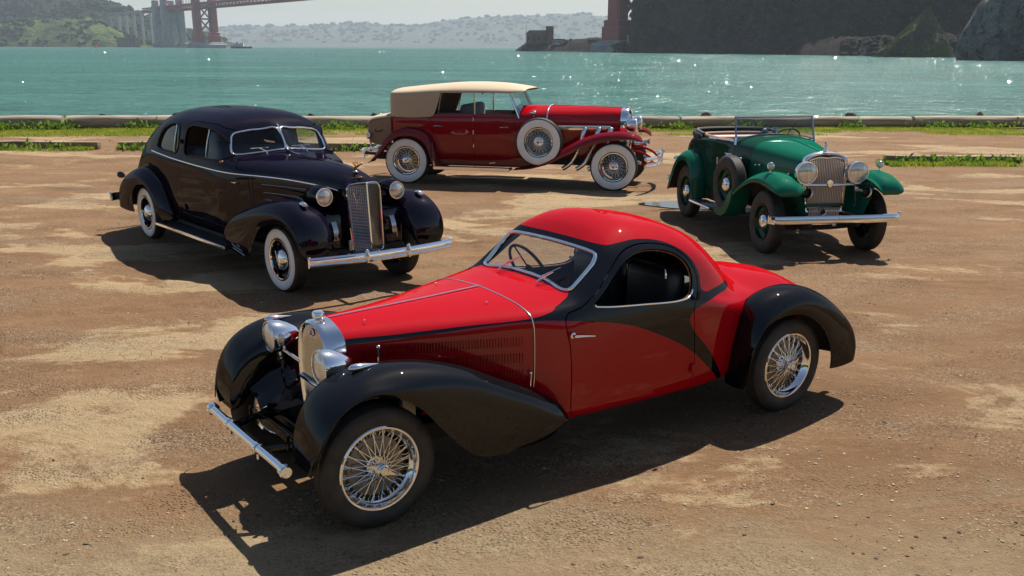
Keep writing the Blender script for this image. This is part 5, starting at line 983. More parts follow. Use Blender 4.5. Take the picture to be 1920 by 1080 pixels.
    disc_wheel(root, ty, ww, disc, cap, rim, 'chrome', 'plum', [(4.008, -.712, R, math.pi + R_(2), .4), (4.008, .712, R, R_(2), 0), (0, -.712, R, math.pi, 1.2), (0, .712, R, 0, 0)], R,
               lambda w_: ob('cap_band', rbox((0, .094, 0), (.018, .02, .21), .004), 'nickel', w_))
    return root
build_sedan()
# ------------------------------------------------------------------ maroon convertible sedan with tan top
def build_tourer():
    root = empty('convertible_car', (-1.866, 20.197, -.006), R_(346.0))
    tag(root, 'long maroon vintage convertible with raised tan canvas top and whitewall wire wheels', 'car', 'vintage cars on the dirt lot')
    # tub up to the belt line, open above
    D = [(-.36, [(.46,.62),(.50,.66),(.53,.85),(.535,1.05),(.53,1.20),(.51,1.27)]), (-.30, [(.56,.56),(.60,.62),(.635,.85),(.645,1.05),(.64,1.20),(.625,1.275)]), (-.15, [(.60,.50),(.65,.57),(.68,.85),(.69,1.05),(.685,1.20),(.67,1.285)]),
         (.3, [(.60,.46),(.66,.53),(.705,.80),(.72,1.02),(.715,1.20),(.695,1.305)]), (.8, [(.60,.46),(.665,.53),(.715,.80),(.73,1.02),(.722,1.20),(.70,1.325)]), (1.34, [(.60,.46),(.665,.53),(.715,.80),(.73,1.02),(.722,1.20),(.70,1.335)]),
         (1.8, [(.59,.46),(.65,.53),(.70,.80),(.715,1.02),(.705,1.20),(.685,1.335)]), (2.17, [(.56,.46),(.61,.53),(.655,.80),(.668,1.02),(.658,1.20),(.635,1.335)])]
    xs = [d[0] for d in D]; T = []
    for sg in (-1, 1):
        net = np.array([[(x, sg*y, z) for y, z in h] for x, h in D]); S = gridsurf(netgrid(net, 120, 40), flip=sg < 0)
        if (S.N[:, 1] * sg).mean() < 0: S.F = S.F[:, ::-1].copy(); S.N = -S.N
        T.append(S); rest = S
        fd = spl([(2.10,1.36),(2.115,1.1),(2.12,.8),(2.10,.60),(2.03,.545),(1.7,.54),(1.42,.545),(1.355,.58),(1.345,.8),(1.345,1.36),(1.5,1.40),(1.9,1.40)], 120, True)
        rd = spl([(1.325,1.36),(1.325,.8),(1.32,.58),(1.25,.545),(1.0,.54),(.80,.56),(.70,.66),(.62,.84),(.53,1.0),(.50,1.1),(.505,1.36),(.7,1.40),(1.1,1.40)], 120, True)
        for pl in (fd, rd):
            d = sideval(rest, pl, sg); dr = sob('door', clip(rest, d - .003), 'dred', root, .03, 'brown'); rest = clip(rest, -d - .003)
            x0 = 2.0 if pl is fd else .57; P0, _ = onsurf(S, x0, 1.10, sg); k = -1 if pl is fd else 1
            ob('door_handle', join(tube([P0, P0 + [0, sg*.04, 0]], .010, 8), tube(spl([P0 + [0, sg*.04, 0], P0 + [k*.07, sg*.045, .004], P0 + [k*.16, sg*.04, -.004]], 10), np.linspace(.011, .006, 10), 8)), 'chrome', dr)
        sob('body_tub', rest, 'dred', root, .03, 'brown')
        for z in (1.24, 1.0, .75): P0, _ = onsurf(S, 1.335, z, sg); ob('hinge', tube([P0 + [0, sg*.008, -.035], P0 + [0, sg*.008, .035]], .013, 10), 'nickel', root)
        P, Nn = side_line(S, [(-.28, 1.235), (.4, 1.255), (1.3, 1.275), (2.15, 1.28)], sg, .001, 60); ob('belt_moulding', strip(P, Nn, .022, .010), 'maroon', root)
        ob('sill_valance', prism([(-.1, .36), (2.5, .36), (2.5, .50), (2.2, .53), (.45, .53), (-.1, .56)], 'y', sg*.60, sg*.615), 'maroon', root)
        ob('step_pad', tube([(1.62, sg*.62, .42), (1.74, sg*.63, .44)], .012, 8), 'chrome', root)
    g = np.array([[(-.36, y, z) for z in (.60, .9, 1.27)] for y in np.linspace(-.53, .53, 9)]); S = gridsurf(g); ob('rear_panel', (S.V, S.F), 'dred', root)
    # cowl and bonnet
    H = [(2.13, [(.56,.46),(.61,.55),(.65,.85),(.662,1.10),(.648,1.25),(.60,1.345),(.48,1.415),(.25,1.462),(0,1.475)]), (2.40, [(.50,.46),(.555,.55),(.595,.85),(.605,1.10),(.59,1.25),(.545,1.345),(.43,1.42),(.23,1.468),(0,1.482)]),
         (2.70, [(.40,.48),(.46,.57),(.50,.85),(.51,1.10),(.50,1.24),(.46,1.34),(.37,1.415),(.20,1.468),(0,1.484)]), (3.3, [(.32,.50),(.37,.58),(.40,.85),(.41,1.08),(.405,1.22),(.375,1.32),(.30,1.40),(.17,1.458),(0,1.476)]),
         (3.7, [(.28,.52),(.32,.60),(.345,.85),(.355,1.06),(.35,1.20),(.325,1.305),(.265,1.39),(.15,1.448),(0,1.468)]), (4.06, [(.25,.54),(.285,.62),(.305,.85),(.315,1.05),(.31,1.19),(.29,1.295),(.24,1.38),(.135,1.438),(0,1.460)])]
    S, net = coach([h[0] for h in H], [h[1] for h in H], 90, 80)
    c = sob('cowl', clip(S, 2.70 - S.V[:, 0]), 'red', root, .01); b = sob('bonnet', clip(S, S.V[:, 0] - 2.706), 'red', root, .01)
    P = spl(net[2], 90); P = P[P[:, 2] > 1.15]; P = (P - [0, 0, .9]) * [1, 1.012, 1.012] + [0, 0, .9]; ob('bonnet_band', strip(P, np.c_[np.zeros(len(P)), P[:, 1:] - [0, .9]] / np.linalg.norm(P[:, 1:] - [0, .9], axis=1, keepdims=True), .028, .010), 'chrome', root)
    ob('bonnet_hinge', tube([(2.72, 0, 1.488), (4.05, 0, 1.463)], .006, 6), 'red', b)
    for sg in (-1, 1):
        P0, N0 = onsurf(S, 3.45, 1.12, sg)
        V, F = rbox((3.40, 0, 1.105), (.98, .012, .085), .02, 2); V = V.copy(); yy = np.interp(V[:, 0], [2.70, 3.3, 3.7, 4.06], [.51, .41, .355, .315]); V[:, 1] = V[:, 1] + sg * (yy + .004); ob('side_screen', (V, F), 'nickel', b)
        for z in (1.33, 1.36): P, Nn = side_line(S, [(2.8, 1.29), (3.4, 1.265), (3.98, 1.245)], sg, .001, 40); 
        ob('bonnet_bead', strip(P, Nn, .016, .008), 'red', b)
        ob('cowl_lamp', join(lathe([(.001, .05), (.028, .045), (.042, .02), (.040, -.01), (.026, -.05), (.004, -.08)], 20, 'x', (2.47, sg*.60, 1.375)), tube([(2.46, sg*.60, 1.345), (2.46, sg*.575, 1.30)], .012, 8)), 'chrome', root)
        # external exhaust pipes
        for k, x0 in enumerate((3.42, 3.68, 3.90)):
            P = spl([(x0 + .02, sg*.33, 1.02), (x0 + .03, sg*.40, 1.085), (x0 + .02, sg*.47, 1.095), (x0 - .01, sg*.53, 1.03), (x0 - .04, sg*.555, .90), (x0 - .12, sg*.58, .68), (x0 - .24, sg*.60, .46), (x0 - .38, sg*.60, .36)], 50)
            r = .041 + .0018 * np.sin(np.arange(50) * 2.2); ob('exhaust_pipe', tube(P, r, 14), 'chrome' if sg else 'nickel', root, 60)
    # windscreen
    for sg in (-1, 1): ob('windscreen_pillar', tube(spl([(2.20, sg*.655, 1.27), (2.165, sg*.645, 1.36), (1.985, sg*.60, 1.735)], 12), .018, 8), 'chrome', root)
    wsq = np.array([(2.205, -.63, 1.345), (2.215, 0, 1.44), (2.205, .63, 1.345), (2.02, .60, 1.72), (2.035, 0, 1.72), (2.02, -.60, 1.72)]); w_ = ob('windscreen', (wsq + [.03, 0, 0], [(0, 1, 4, 5), (1, 2, 3, 4)]), 'glass', root); ob('frame', tube(spl(wsq[[5, 0]], 4), .009, 6), 'chrome', w_)
    # canvas top
    C = [(-.40, [(.50,1.26),(.505,1.4),(.50,1.58),(.47,1.68),(.36,1.715),(.18,1.735),(0,1.74)]), (-.30, [(.63,1.24),(.635,1.40),(.625,1.60),(.59,1.695),(.46,1.74),(.23,1.765),(0,1.772)]), (0, [(.70,1.22),(.70,1.40),(.685,1.62),(.645,1.715),(.50,1.77),(.25,1.80),(0,1.808)]), (.5, [(.715,1.22),(.712,1.40),(.695,1.65),(.655,1.75),(.50,1.815),(.25,1.85),(0,1.86)]),
         (1.0, [(.715,1.22),(.712,1.40),(.695,1.66),(.655,1.765),(.50,1.845),(.25,1.885),(0,1.897)]), (1.55, [(.71,1.22),(.70,1.40),(.68,1.66),(.645,1.765),(.49,1.845),(.25,1.887),(0,1.90)]), (2.0, [(.69,1.22),(.675,1.4),(.66,1.66),(.625,1.76),(.48,1.825),(.24,1.857),(0,1.865)]), (2.26, [(.67,1.22),(.65,1.4),(.64,1.68),(.605,1.765),(.46,1.80),(.23,1.812),(0,1.815)]), (2.30, [(.67,1.22),(.65,1.4),(.63,1.68),(.60,1.755),(.46,1.785),(.23,1.795),(0,1.797)])]
    S, _ = coach([c_[0] for c_ in C], [c_[1] for c_ in C], 110, 90)
    keep = [(-.6,1.245),(.40,1.235),(.50,1.275),(.555,1.36),(.62,1.55),(.665,1.71),(.75,1.715),(1.3,1.718),(2.0,1.722),(2.4,1.775),(2.4,2.2),(-.6,2.2)]
    top = clip(S, sdpoly(rs(keep + keep[:1], 240)[:-1], S.V[:, [0, 2]])); to = sob('canvas_top', top, 'canvas', root, .012, 'brown')
    for sg in (-1, 1):
        P, Nn = side_line(S, [(-.33, 1.25), (.40, 1.24)], sg, .002, 20); ob('edge_binding', strip(P, Nn, .014, .006), 'brown', to)
        P, Nn = side_line(S, [(.52, 1.29), (.56, 1.37), (.625, 1.55), (.668, 1.70)], sg, .002, 24); ob('edge_binding', strip(P, Nn, .035, .010), 'canvas', to)
        for x in (1.35,): ob('door_pillar', tube([(x, sg*.69, 1.33), (x - .005, sg*.685, 1.72)], .014, 8), 'nickel', root)
        ob('window_glass', (np.array([(.62, sg*.665, 1.34), (1.34, sg*.675, 1.34), (1.34, sg*.67, 1.71), (.70, sg*.665, 1.71)]), [(0, 1, 2, 3)]), 'glass', root)
        ob('window_frame', join(tube([(.62, sg*.672, 1.335), (.70, sg*.668, 1.715)], .010, 6), tube([(.62, sg*.68, 1.335), (2.15, sg*.66, 1.335)], .008, 6)), 'nickel', root)
    ob('top_bows', join(*[tube(spl([(x, -.66, 1.70), (x, -.45, zt - .05), (x, 0, zt - .015), (x, .45, zt - .05), (x, .66, 1.70)], 16), .014, 6) for x, zt in ((.3, 1.83), (.9, 1.88), (1.5, 1.89))]), 'wood', to)
    # trunk
    tk = ob('trunk', (lambda P: (P.V, P.F))(upright(gridsurf(netgrid([[(x, y, z) for y, z in h] for x, h in ((-.37, [(-.56,.70),(-.57,1.0),(-.565,1.225),(-.53,1.262),(-.2,1.285),(.2,1.285),(.53,1.262),(.565,1.225),(.57,1.0),(.56,.70)]), (-.60, [(-.56,.70),(-.57,1.0),(-.56,1.20),(-.525,1.238),(-.2,1.262),(.2,1.262),(.525,1.238),(.56,1.20),(.57,1.0),(.56,.70)]), (-.78, [(-.555,.74),(-.56,1.0),(-.55,1.155),(-.515,1.195),(-.2,1.215),(.2,1.215),(.515,1.195),(.55,1.155),(.56,1.0),(.555,.74)]), (-.86, [(-.545,.80),(-.55,.95),(-.54,1.08),(-.50,1.115),(-.2,1.13),(.2,1.13),(.50,1.115),(.54,1.08),(.55,.95),(.545,.80)]), (-.87, [(-.52,.82),(-.52,.95),(-.51,1.05),(-.48,1.085),(-.2,1.10),(.2,1.10),(.48,1.085),(.51,1.05),(.52,.95),(.52,.82)]), (-.87, [(-.1,.84),(-.1,.93),(-.1,.95),(-.08,.96),(-.03,.96),(.03,.96),(.08,.96),(.1,.95),(.1,.93),(.1,.84)])) ], 40, 60)))), 'brown', root, 50)
    ob('lid', (lambda P: (P.V, P.F))(upright(gridsurf(netgrid([[(-.36, -.58, 1.235), (-.36, -.545, 1.278), (-.36, 0, 1.305), (-.36, .545, 1.278), (-.36, .58, 1.235)], [(-.60, -.578, 1.208), (-.60, -.54, 1.255), (-.60, 0, 1.282), (-.60, .54, 1.255), (-.60, .578, 1.208)], [(-.79, -.568, 1.16), (-.79, -.53, 1.21), (-.79, 0, 1.236), (-.79, .53, 1.21), (-.79, .568, 1.16)], [(-.875, -.55, 1.08), (-.875, -.52, 1.125), (-.875, 0, 1.145), (-.875, .52, 1.125), (-.875, .55, 1.08)]], 24, 30)))), 'canvas', tk, 50)
    for sg in (-1, 1): ob('trunk_handle', join(tube(spl([(-.57, sg*.575, .99), (-.60, sg*.605, .965), (-.64, sg*.605, .96), (-.68, sg*.60, .965), (-.71, sg*.572, .99)], 14), .009, 6), ellip((-.57, sg*.572, .99), (.014, .008, .014), 8, 6), ellip((-.71, sg*.570, .99), (.014, .008, .014), 8, 6)), 'leather', tk)
    # fenders
    fc = [(4.53,.90),(4.515,.965),(4.44,1.03),(4.30,1.07),(4.10,1.082),(3.86,1.06),(3.60,1.0),(3.33,.89),(3.08,.74),(2.82,.57),(2.50,.42),(2.16,.36)]
    fe = [(4.52,.895),(4.49,.925),(4.40,.94),(4.28,.945),(4.10,.935),(3.88,.90),(3.64,.84),(3.38,.745),(3.12,.62),(2.84,.48),(2.50,.375),(2.16,.342)]
    yo = [.80,.87,.90,.91,.915,.915,.915,.915,.915,.915,.915,.91]; yi = [.66,.60,.57,.55,.54,.54,.55,.56,.57,.58,.59,.60]
    fg = upright(gridsurf(fender_net(fc, fe, .735, yo, yi, [.01,.04,.06,.08,.09,.09,.09,.09,.08,.06,.04,.01], 110, 36, .006, .05)))
    rc = [(.60,.37),(.585,.55),(.555,.72),(.49,.90),(.36,1.01),(.18,1.06),(-.02,1.06),(-.22,.99),(-.40,.85),(-.53,.68),(-.65,.52),(-.75,.40)]
    re = [(.565,.36),(.53,.50),(.49,.64),(.42,.78),(.31,.88),(.16,.925),(-.02,.92),(-.18,.87),(-.33,.76),(-.45,.62),(-.60,.47),(-.745,.385)]
    rg = upright(gridsurf(fender_net(rc, re, .74, .91, [.66,.66,.66,.65,.64,.63,.62,.61,.60,.59,.58,.58], [.02,.04,.06,.08,.09,.09,.09,.09,.08,.06,.04,.01], 90, 36, .006, .05)))
    for sg in (-1, 1):
        for S, nm in ((fg, 'front_fender'), (rg, 'rear_fender')):
            M = S if sg > 0 else mirror(S); o = sob(nm, M, 'maroon', root, .010, 'under')
            if nm == 'rear_fender':
                for k in range(4): ob('stone_guard', tube(spl([(.515 + k*.018 - .055*(k < 1), sg*(.80 + k*.032), .84 - k*.045), (.565 - .0*k, sg*(.80 + k*.034), .62 - k*.01), (.60, sg*(.80 + k*.035), .37)], 12), .008, 6), 'chrome', o)
        ob('running_board', rbox((1.33, sg*.765, .335), (1.50, .27, .035), .008), 'dark', root); ob('running_board_trim', rbox((1.33, sg*.908, .335), (1.50, .016, .06), .005), 'chrome', root)
        for x in (1.35, 2.05): ob('board_strip', rbox((x, sg*.77, .356), (.02, .26, .006), .002), 'chrome', root)
        headlamp(root, (4.36, sg*.37, 1.165), .125, [(.128, 0), (.13, -.03), (.12, -.09), (.09, -.15), (.05, -.19), (.003, -.21)])
        ob('lamp_bracket', join(tube(spl([(4.30, sg*.37, 1.03), (4.29, sg*.37, .92), (4.25, sg*.36, .78)], 8), .018, 8)), 'chrome', root)
        ob('horn', join(lathe([(.058, .10), (.05, .085), (.03, .05), (.022, -.02), (.03, -.06), (.03, -.12), (.001, -.13)], 20, 'x', (4.46, sg*.27, .83))), 'chrome', root)
        ob('frame_horn', join(tube(spl([(4.1, sg*.40, .62), (4.4, sg*.40, .70), (4.62, sg*.40, .62), (4.70, sg*.40, .54)], 16), .022, 8), tube([(4.25, sg*.52, .42), (4.70, sg*.48, .52)], .012, 6)), 'red', root)
        ob('shock_absorber', tube([(4.42, sg*.5, .52), (4.5, sg*.5, .50)], .03, 8), 'chrome', root)
    # radiator
    o_ = spl([(0,1.475),(.10,1.468),(.20,1.44),(.28,1.37),(.318,1.27),(.325,1.1),(.315,.85),(.295,.58)], 30); ring = np.vstack([o_, o_[::-1] * [-1, 1]])
    def RG(o, x): d = ring - [0, 1.0]; d = d / np.linalg.norm(d, axis=1, keepdims=True); q = ring + d * o; return np.c_[np.full(len(q), x), q]
    S = upright(gridsurf(np.stack([RG(-.045, 4.185), RG(-.03, 4.20), RG(-.012, 4.20), RG(-.002, 4.185), RG(.0, 4.15), RG(-.004, 4.06)], 0))); ra = ob('radiator', (S.V, S.F), 'chrome', root, 50)
    c2 = RG(-.04, 0)[:, 1:]; ob('core', prism(c2[:-1], 'x', 4.14, 4.165), 'copper', ra, 30)
    q = ob('slats', join(*[rbox((4.178, y, .98), (.012, .010, .78 - abs(y)*.5), .002) for y in np.arange(-.24, .25, .024)]), 'chrome', ra); q['kind'] = 'stuff'
    ob('ornament', join(lathe([(.05, 1.468), (.045, 1.49), (.02, 1.50)], 16, 'z', (4.13, 0, 0)), tube([(4.09, 0, 1.51), (4.30, 0, 1.555)], .006, 6), tube([(4.19, 0, 1.50), (4.33, .0, 1.55)], .005, 6)), 'chrome', ra)
    # bumpers: twin bars with a central dip
    def bars(x, s):
        ms = []
        for z0, k in ((.60, -1), (.47, 1)):
            P = spl([(x - .16*s, -.86, z0), (x - .04*s, -.62, z0 + .005), (x, -.40, z0), (x + .025*s, -.18, z0 + k*.035), (x + .03*s, 0, z0 + k*.015), (x + .025*s, .18, z0 + k*.035), (x, .40, z0), (x - .04*s, .62, z0 + .005), (x - .16*s, .86, z0)], 60)
            ms.append(tube(P, .030, 10))
        return ms
    fb = ob('front_bumper', join(*bars(4.78, 1)), 'chrome', root)
    for y in (-.4, .4): ob('bumper_iron', join(tube([(4.77, y, .60), (4.66, y, .56)], .02, 6), tube([(4.77, y, .47), (4.66, y, .54)], .02, 6)), 'chrome', fb)
    ob('licence_bracket', join(tube(spl([(4.81, .02, .60), (4.84, .04, .66), (4.83, .05, .72)], 8), .010, 6), tube(spl([(4.81, .16, .60), (4.85, .16, .66), (4.90, .17, .71)], 8), .012, 6)), 'chrome', fb)
    rb = ob('rear_bumper', join(*bars(-1.00, -1)), 'chrome', root)
    for y in (-.45, .45): ob('bumper_iron', tube([(-1.0, y, .53), (-.5, y*.9, .50)], .03, 8), 'maroon', rb)
    for sg in (-1, 1): ob('tail_lamp', join(lathe([(.001, .06), (.05, .05), (.065, .02), (.062, -.02)], 20, 'x', (-.84, sg*.60, .88)), tube(spl([(-.82, sg*.60, .82), (-.80, sg*.60, .72), (-.72, sg*.58, .60), (-.6, sg*.55, .55)], 10), .016, 8)), 'chrome', root); ob('tail_lens', lathe([(.001, -.045), (.04, -.04), (.058, -.02)], 18, 'x', (-.84, sg*.60, .88)), 'redlens', root)
    # interior
    cab = empty('cabin', (0, 0, 0), 0, root)
    ob('front_seat', join(rbox((1.35, 0, .95), (.5, 1.2, .2), .06, 3), rbox((1.12, 0, 1.20), (.20, 1.22, .60), .08, 3)), 'grey', cab); ob('rear_seat', join(rbox((.25, 0, .95), (.5, 1.2, .2), .06, 3), rbox((.0, 0, 1.20), (.20, 1.2, .55), .08, 3)), 'brown', cab)
    ob('floor', rbox((.9, 0, .56), (2.5, 1.2, .03), .005), 'dark', cab); ob('dashboard', rbox((2.16, 0, 1.33), (.05, 1.2, .16), .02, 2), 'brown', cab); steering(cab, (1.88, -.33 if False else .33, 1.30), R_(35), .22)
    ob('chassis', join(rbox((1.8, .36, .48), (5.1, .07, .14), .01), rbox((1.8, -.36, .48), (5.1, .07, .14), .01), rbox((1.3, 0, .50), (3.0, 1.2, .03), .005), tube([(4.026, -.7, .44), (4.026, .7, .44)], .04, 8), tube([(0, -.7, .44), (0, .7, .44)], .05, 8), ellip((0, 0, .44), (.2, .18, .19)), rbox((3.4, 0, .72), (1.3, .46, .40), .03)), 'under', root)
    # wheels
    R, r, w = .441, .255, .185
    ty = tyre_mesh(R, r, w); ww = whitewall_mesh(R, r, w, r + .012, R - .022); rm = rim_mesh(r, w); sp = spokes_mesh(r, .07, -.005, .05, .085, .02, -.015, 36, .0030, .72)
    hub = lathe([(.001, .118), (.03, .118), (.034, .112), (.055, .110), (.068, .102), (.070, .085), (.085, .075), (.098, .05), (.10, .0), (.06, -.05)][::-1], 32, 'y'); drum = lathe([(.06, -.01), (.19, -.012), (.2, -.03), (.2, -.09), (.001, -.09)][::-1], 36, 'y')
    proto = None
    for nm, x, y, z, rz in (('wheel', 4.026, -.71, R, math.pi), ('wheel', 0, -.71, R, math.pi), ('wheel', 4.026, .71, R, 0), ('wheel', 0, .71, R, 0), ('spare_wheel', 2.63, -.80, .86, math.pi), ('spare_wheel', 2.63, .80, .86, 0)):
        if proto is None:
            proto = w_ = empty('wheel', parent=root); ob('tyre', ty, 'tyre', w_); ob('whitewall', ww, 'white', w_); ob('rim', rm, 'chrome', w_); q = ob('spokes', sp, 'nickel', w_); q['kind'] = 'stuff'; ob('hub', hub, 'chrome', w_); ob('hub_badge', lathe([(.001, .1195), (.02, .1195), (.022, .117)][::-1], 16, 'y'), 'enamel', w_); ob('brake_drum', drum, 'under', w_)
        else: w_ = copytree(proto, root); w_.name = nm
        w_.location = (x, y, z); w_.rotation_euler = (0, .3 * x, rz)
        if nm == 'spare_wheel': w_.rotation_euler = (R_(-4 if y < 0 else 4) * 0, .7, rz)
    return root
build_tourer()
# ------------------------------------------------------------------ green open roadster
def build_roadster():
    root = empty('open_roadster', (3.463, 15.766, -.006), R_(279.93))
    tag(root, 'short dark green open roadster with large round headlamps and chrome radiator', 'car', 'vintage cars on the dirt lot')
    # tub from tail to cowl; open cockpit on top
    D = [(-.80, [(.30,.52),(.34,.56),(.38,.70),(.40,.82),(.395,.92),(.36,.99),(.27,1.03),(.13,1.05),(0,1.055)]), (-.62, [(.42,.48),(.47,.54),(.52,.74),(.535,.92),(.525,1.03),(.48,1.10),(.36,1.14),(.18,1.16),(0,1.165)]), (-.3, [(.50,.46),(.55,.53),(.595,.76),(.61,.98),(.605,1.12),(.575,1.19),(.42,1.225),(.2,1.24),(0,1.245)]),
         (.1, [(.53,.45),(.59,.52),(.64,.76),(.655,.99),(.65,1.15),(.635,1.225),(.45,1.25),(.22,1.26),(0,1.265)]), (.6, [(.55,.44),(.61,.51),(.665,.76),(.68,.99),(.67,1.16),(.655,1.255),(.47,1.27),(.23,1.28),(0,1.285)]), (1.05, [(.54,.44),(.60,.51),(.65,.76),(.665,.99),(.652,1.16),(.635,1.265),(.47,1.29),(.23,1.305),(0,1.31)]),
         (1.36, [(.52,.44),(.575,.51),(.62,.76),(.635,.98),(.622,1.16),(.60,1.27),(.46,1.325),(.24,1.36),(0,1.372)]), (1.60, [(.49,.44),(.54,.51),(.58,.76),(.593,.98),(.58,1.15),(.55,1.255),(.43,1.325),(.23,1.363),(0,1.375)]), (1.86, [(.44,.45),(.49,.52),(.53,.76),(.54,.97),(.528,1.13),(.495,1.235),(.39,1.312),(.21,1.352),(0,1.366)]),
         (2.3, [(.34,.47),(.39,.55),(.425,.76),(.435,.96),(.425,1.10),(.40,1.195),(.32,1.268),(.175,1.312),(0,1.328)]), (2.65, [(.28,.48),(.32,.56),(.35,.76),(.358,.95),(.352,1.075),(.332,1.165),(.265,1.235),(.145,1.277),(0,1.293)]), (2.93, [(.235,.50),(.265,.57),(.285,.76),(.292,.94),(.288,1.055),(.272,1.14),(.22,1.207),(.12,1.247),(0,1.262)])]
    body, net = coach([d[0] for d in D], [d[1] for d in D], 150, 90)
    cock = spl([(1.40,0),(1.40,.35),(1.37,.53),(1.25,.585),(.9,.60),(.4,.60),(.12,.57),(-.02,.45),(-.06,.2),(-.06,-.2),(-.02,-.45),(.12,-.57),(.4,-.60),(.9,-.60),(1.25,-.585),(1.37,-.53),(1.40,-.35)], 160, True)
    v = np.where(body.V[:, 2] > 1.1, sdpoly(cock, body.V[:, [0, 1]]), -1.); rest = clip(body, -v)
    cutaway = spl([(1.47,1.22),(1.49,1.0),(1.50,.75),(1.47,.60),(1.36,.57),(1.0,.56),(.80,.57),(.68,.62),(.64,.75),(.62,1.0),(.60,1.22),(.60,1.4),(1.0,1.45),(1.44,1.4)], 140, True)
    for sg in (-1, 1):
        d = sideval(rest, cutaway, sg); dr = sob('door', clip(rest, d - .003), 'dgreen', root, .02, 'tan'); rest = clip(rest, -d - .003)
        P0, _ = onsurf(body, 1.40, 1.11, sg); ob('door_handle', join(tube([P0, P0 + [0, sg*.045, 0]], .010, 8), tube(spl([P0 + [.01, sg*.045, 0], P0 + [-.06, sg*.05, .002], P0 + [-.13, sg*.045, 0]], 8), np.linspace(.012, .007, 8), 8)), 'chrome', dr)
        P = spl([(1.47, sg*.607, 1.285), (1.2, sg*.632, 1.277), (.9, sg*.65, 1.272), (.62, sg*.657, 1.268)], 24); ob('door_cap', tube(P, .021, 8, sx=.8), 'chrome', dr)
        for z in (1.14, .86): P0, _ = onsurf(body, .605, z, sg); ob('hinge', rbox(P0 + [0, sg*.01, 0], (.035, .02, .05), .005), 'dgreen', root)
        P0, _ = onsurf(body, 1.72, 1.075, sg); ob('side_lamp', join(ellip(P0 + [.03, sg*.06, 0], (.05, .026, .026), 14, 8), tube([P0, P0 + [0, sg*.05, 0]], .012, 8)), 'chrome', root)
        P = spl([(.10, sg*.63, 1.235), (-.06, sg*.60, 1.215), (-.25, sg*.50, 1.23)], 16); ob('deck_trim', tube(P, .012, 6), 'chrome', root)
    gap = rest.V[:, 0] - 1.88; hood = clip(rest, gap - .003); shell = clip(rest, -gap - .003); sob('body_tub', shell, 'dgreen', root, .02, 'tan'); ho = sob('bonnet', hood, 'green', root, .012)
    ob('bonnet_hinge', tube([(x, 0, np.interp(x, [1.86, 2.3, 2.65, 2.93], [1.366, 1.328, 1.293, 1.262]) + .002) for x in np.linspace(1.9, 2.92, 20)], .006, 6), 'green', ho)
    for sg in (-1, 1):
        for xx, zz in ((2.02, 1.02), (2.10, 1.03), (2.72, .98)): P0, _ = onsurf(body, xx, zz, sg); ob('bonnet_catch', join(ellip(P0 + [0, sg*.014, 0], (.03, .012, .012), 10, 6), ellip(P0 + [.03, sg*.016, .01], (.012, .012, .012), 8, 6)), 'chrome', ho)
        ms = []
        for x in np.linspace(2.02, 2.80, 24): P0, _ = onsurf(body, x, .86, sg); ms.append(rbox(P0 + [0, sg*.003, 0], (.012, .014, .20), .003))
        l = ob('louvres', join(*ms), 'green', ho); l['kind'] = 'stuff'
    # folding windscreen
    W = [(1.46, -.585, 1.315), (1.355, -.575, 1.615), (1.355, .575, 1.615), (1.46, .585, 1.315)]
    fr = ob('windscreen_frame', join(tube([W[0], W[1]], .014, 8), tube([W[1], W[2]], .015, 8), tube([W[2], W[3]], .014, 8), tube(spl([W[3], (1.47, .3, 1.37), (1.475, 0, 1.39), (1.47, -.3, 1.37), W[0]], 24), .010, 8)), 'frame', root)
    for k in (1, 2): ob('finial', ellip(np.array(W[k]) + [0, 0, .02], (.013, .013, .018), 10, 6), 'chrome', fr)
    bot = spl([W[3], (1.47, .3, 1.37), (1.475, 0, 1.39), (1.47, -.3, 1.37), W[0]], 12); ob('pane', (np.vstack([W[1:3], bot]), [tuple(range(14))]), 'dglass', fr)
    for sg in (-1, 1):
        ob('windscreen_post', tube([(1.475, sg*.598, 1.24), (1.455, sg*.588, 1.34)], .020, 8), 'chrome', root); ob('wiper', join(tube([(1.44, sg*.22, 1.42), (1.40, sg*.22 + .10, 1.53)], .005, 6)), 'dark', fr)
    ob('rear_view_mirror', join(lathe([(.001, .0), (.045, .004), (.045, .02), (.02, .035), (.001, .04)], 18, 'x', (1.35, .03, 1.43)), tube([(1.38, .03, 1.43), (1.46, .03, 1.39)], .007, 6)), 'chrome', root)
    ob('spot_lamp', join(lathe([(.001, .03), (.045, .02), (.052, .0), (.04, -.04), (.003, -.06)], 18, 'x', (1.30, -.10, 1.40)), ), 'steel', root)
    # folded top and upholstery
    P = spl([(.20, -.62, 1.25), (-.05, -.62, 1.275), (-.30, -.52, 1.285), (-.40, -.25, 1.29), (-.42, 0, 1.29), (-.40, .25, 1.29), (-.30, .52, 1.285), (-.05, .62, 1.275), (.20, .62, 1.25)], 60)
    ft = ob('folded_top', join(tube(P, .045 + .006*np.sin(np.arange(60)*.9), 10), tube(P * [1, .97, 1] + [.05, 0, .035], .032, 8), tube(P * [1, 1.0, 1] + [0, 0, -.05], .035, 8)), 'dark', root)
    for sg in (-1, 1): ob('top_iron', join(tube([(.22, sg*.63, 1.27), (-.10, sg*.63, 1.30)], .010, 6), tube([(.22, sg*.63, 1.25), (.02, sg*.62, 1.33), (-.2, sg*.60, 1.335)], .009, 6), ellip((.22, sg*.635, 1.265), (.025, .012, .025), 10, 6)), 'steel', ft)
    cab = empty('cockpit', (0, 0, 0), 0, root)
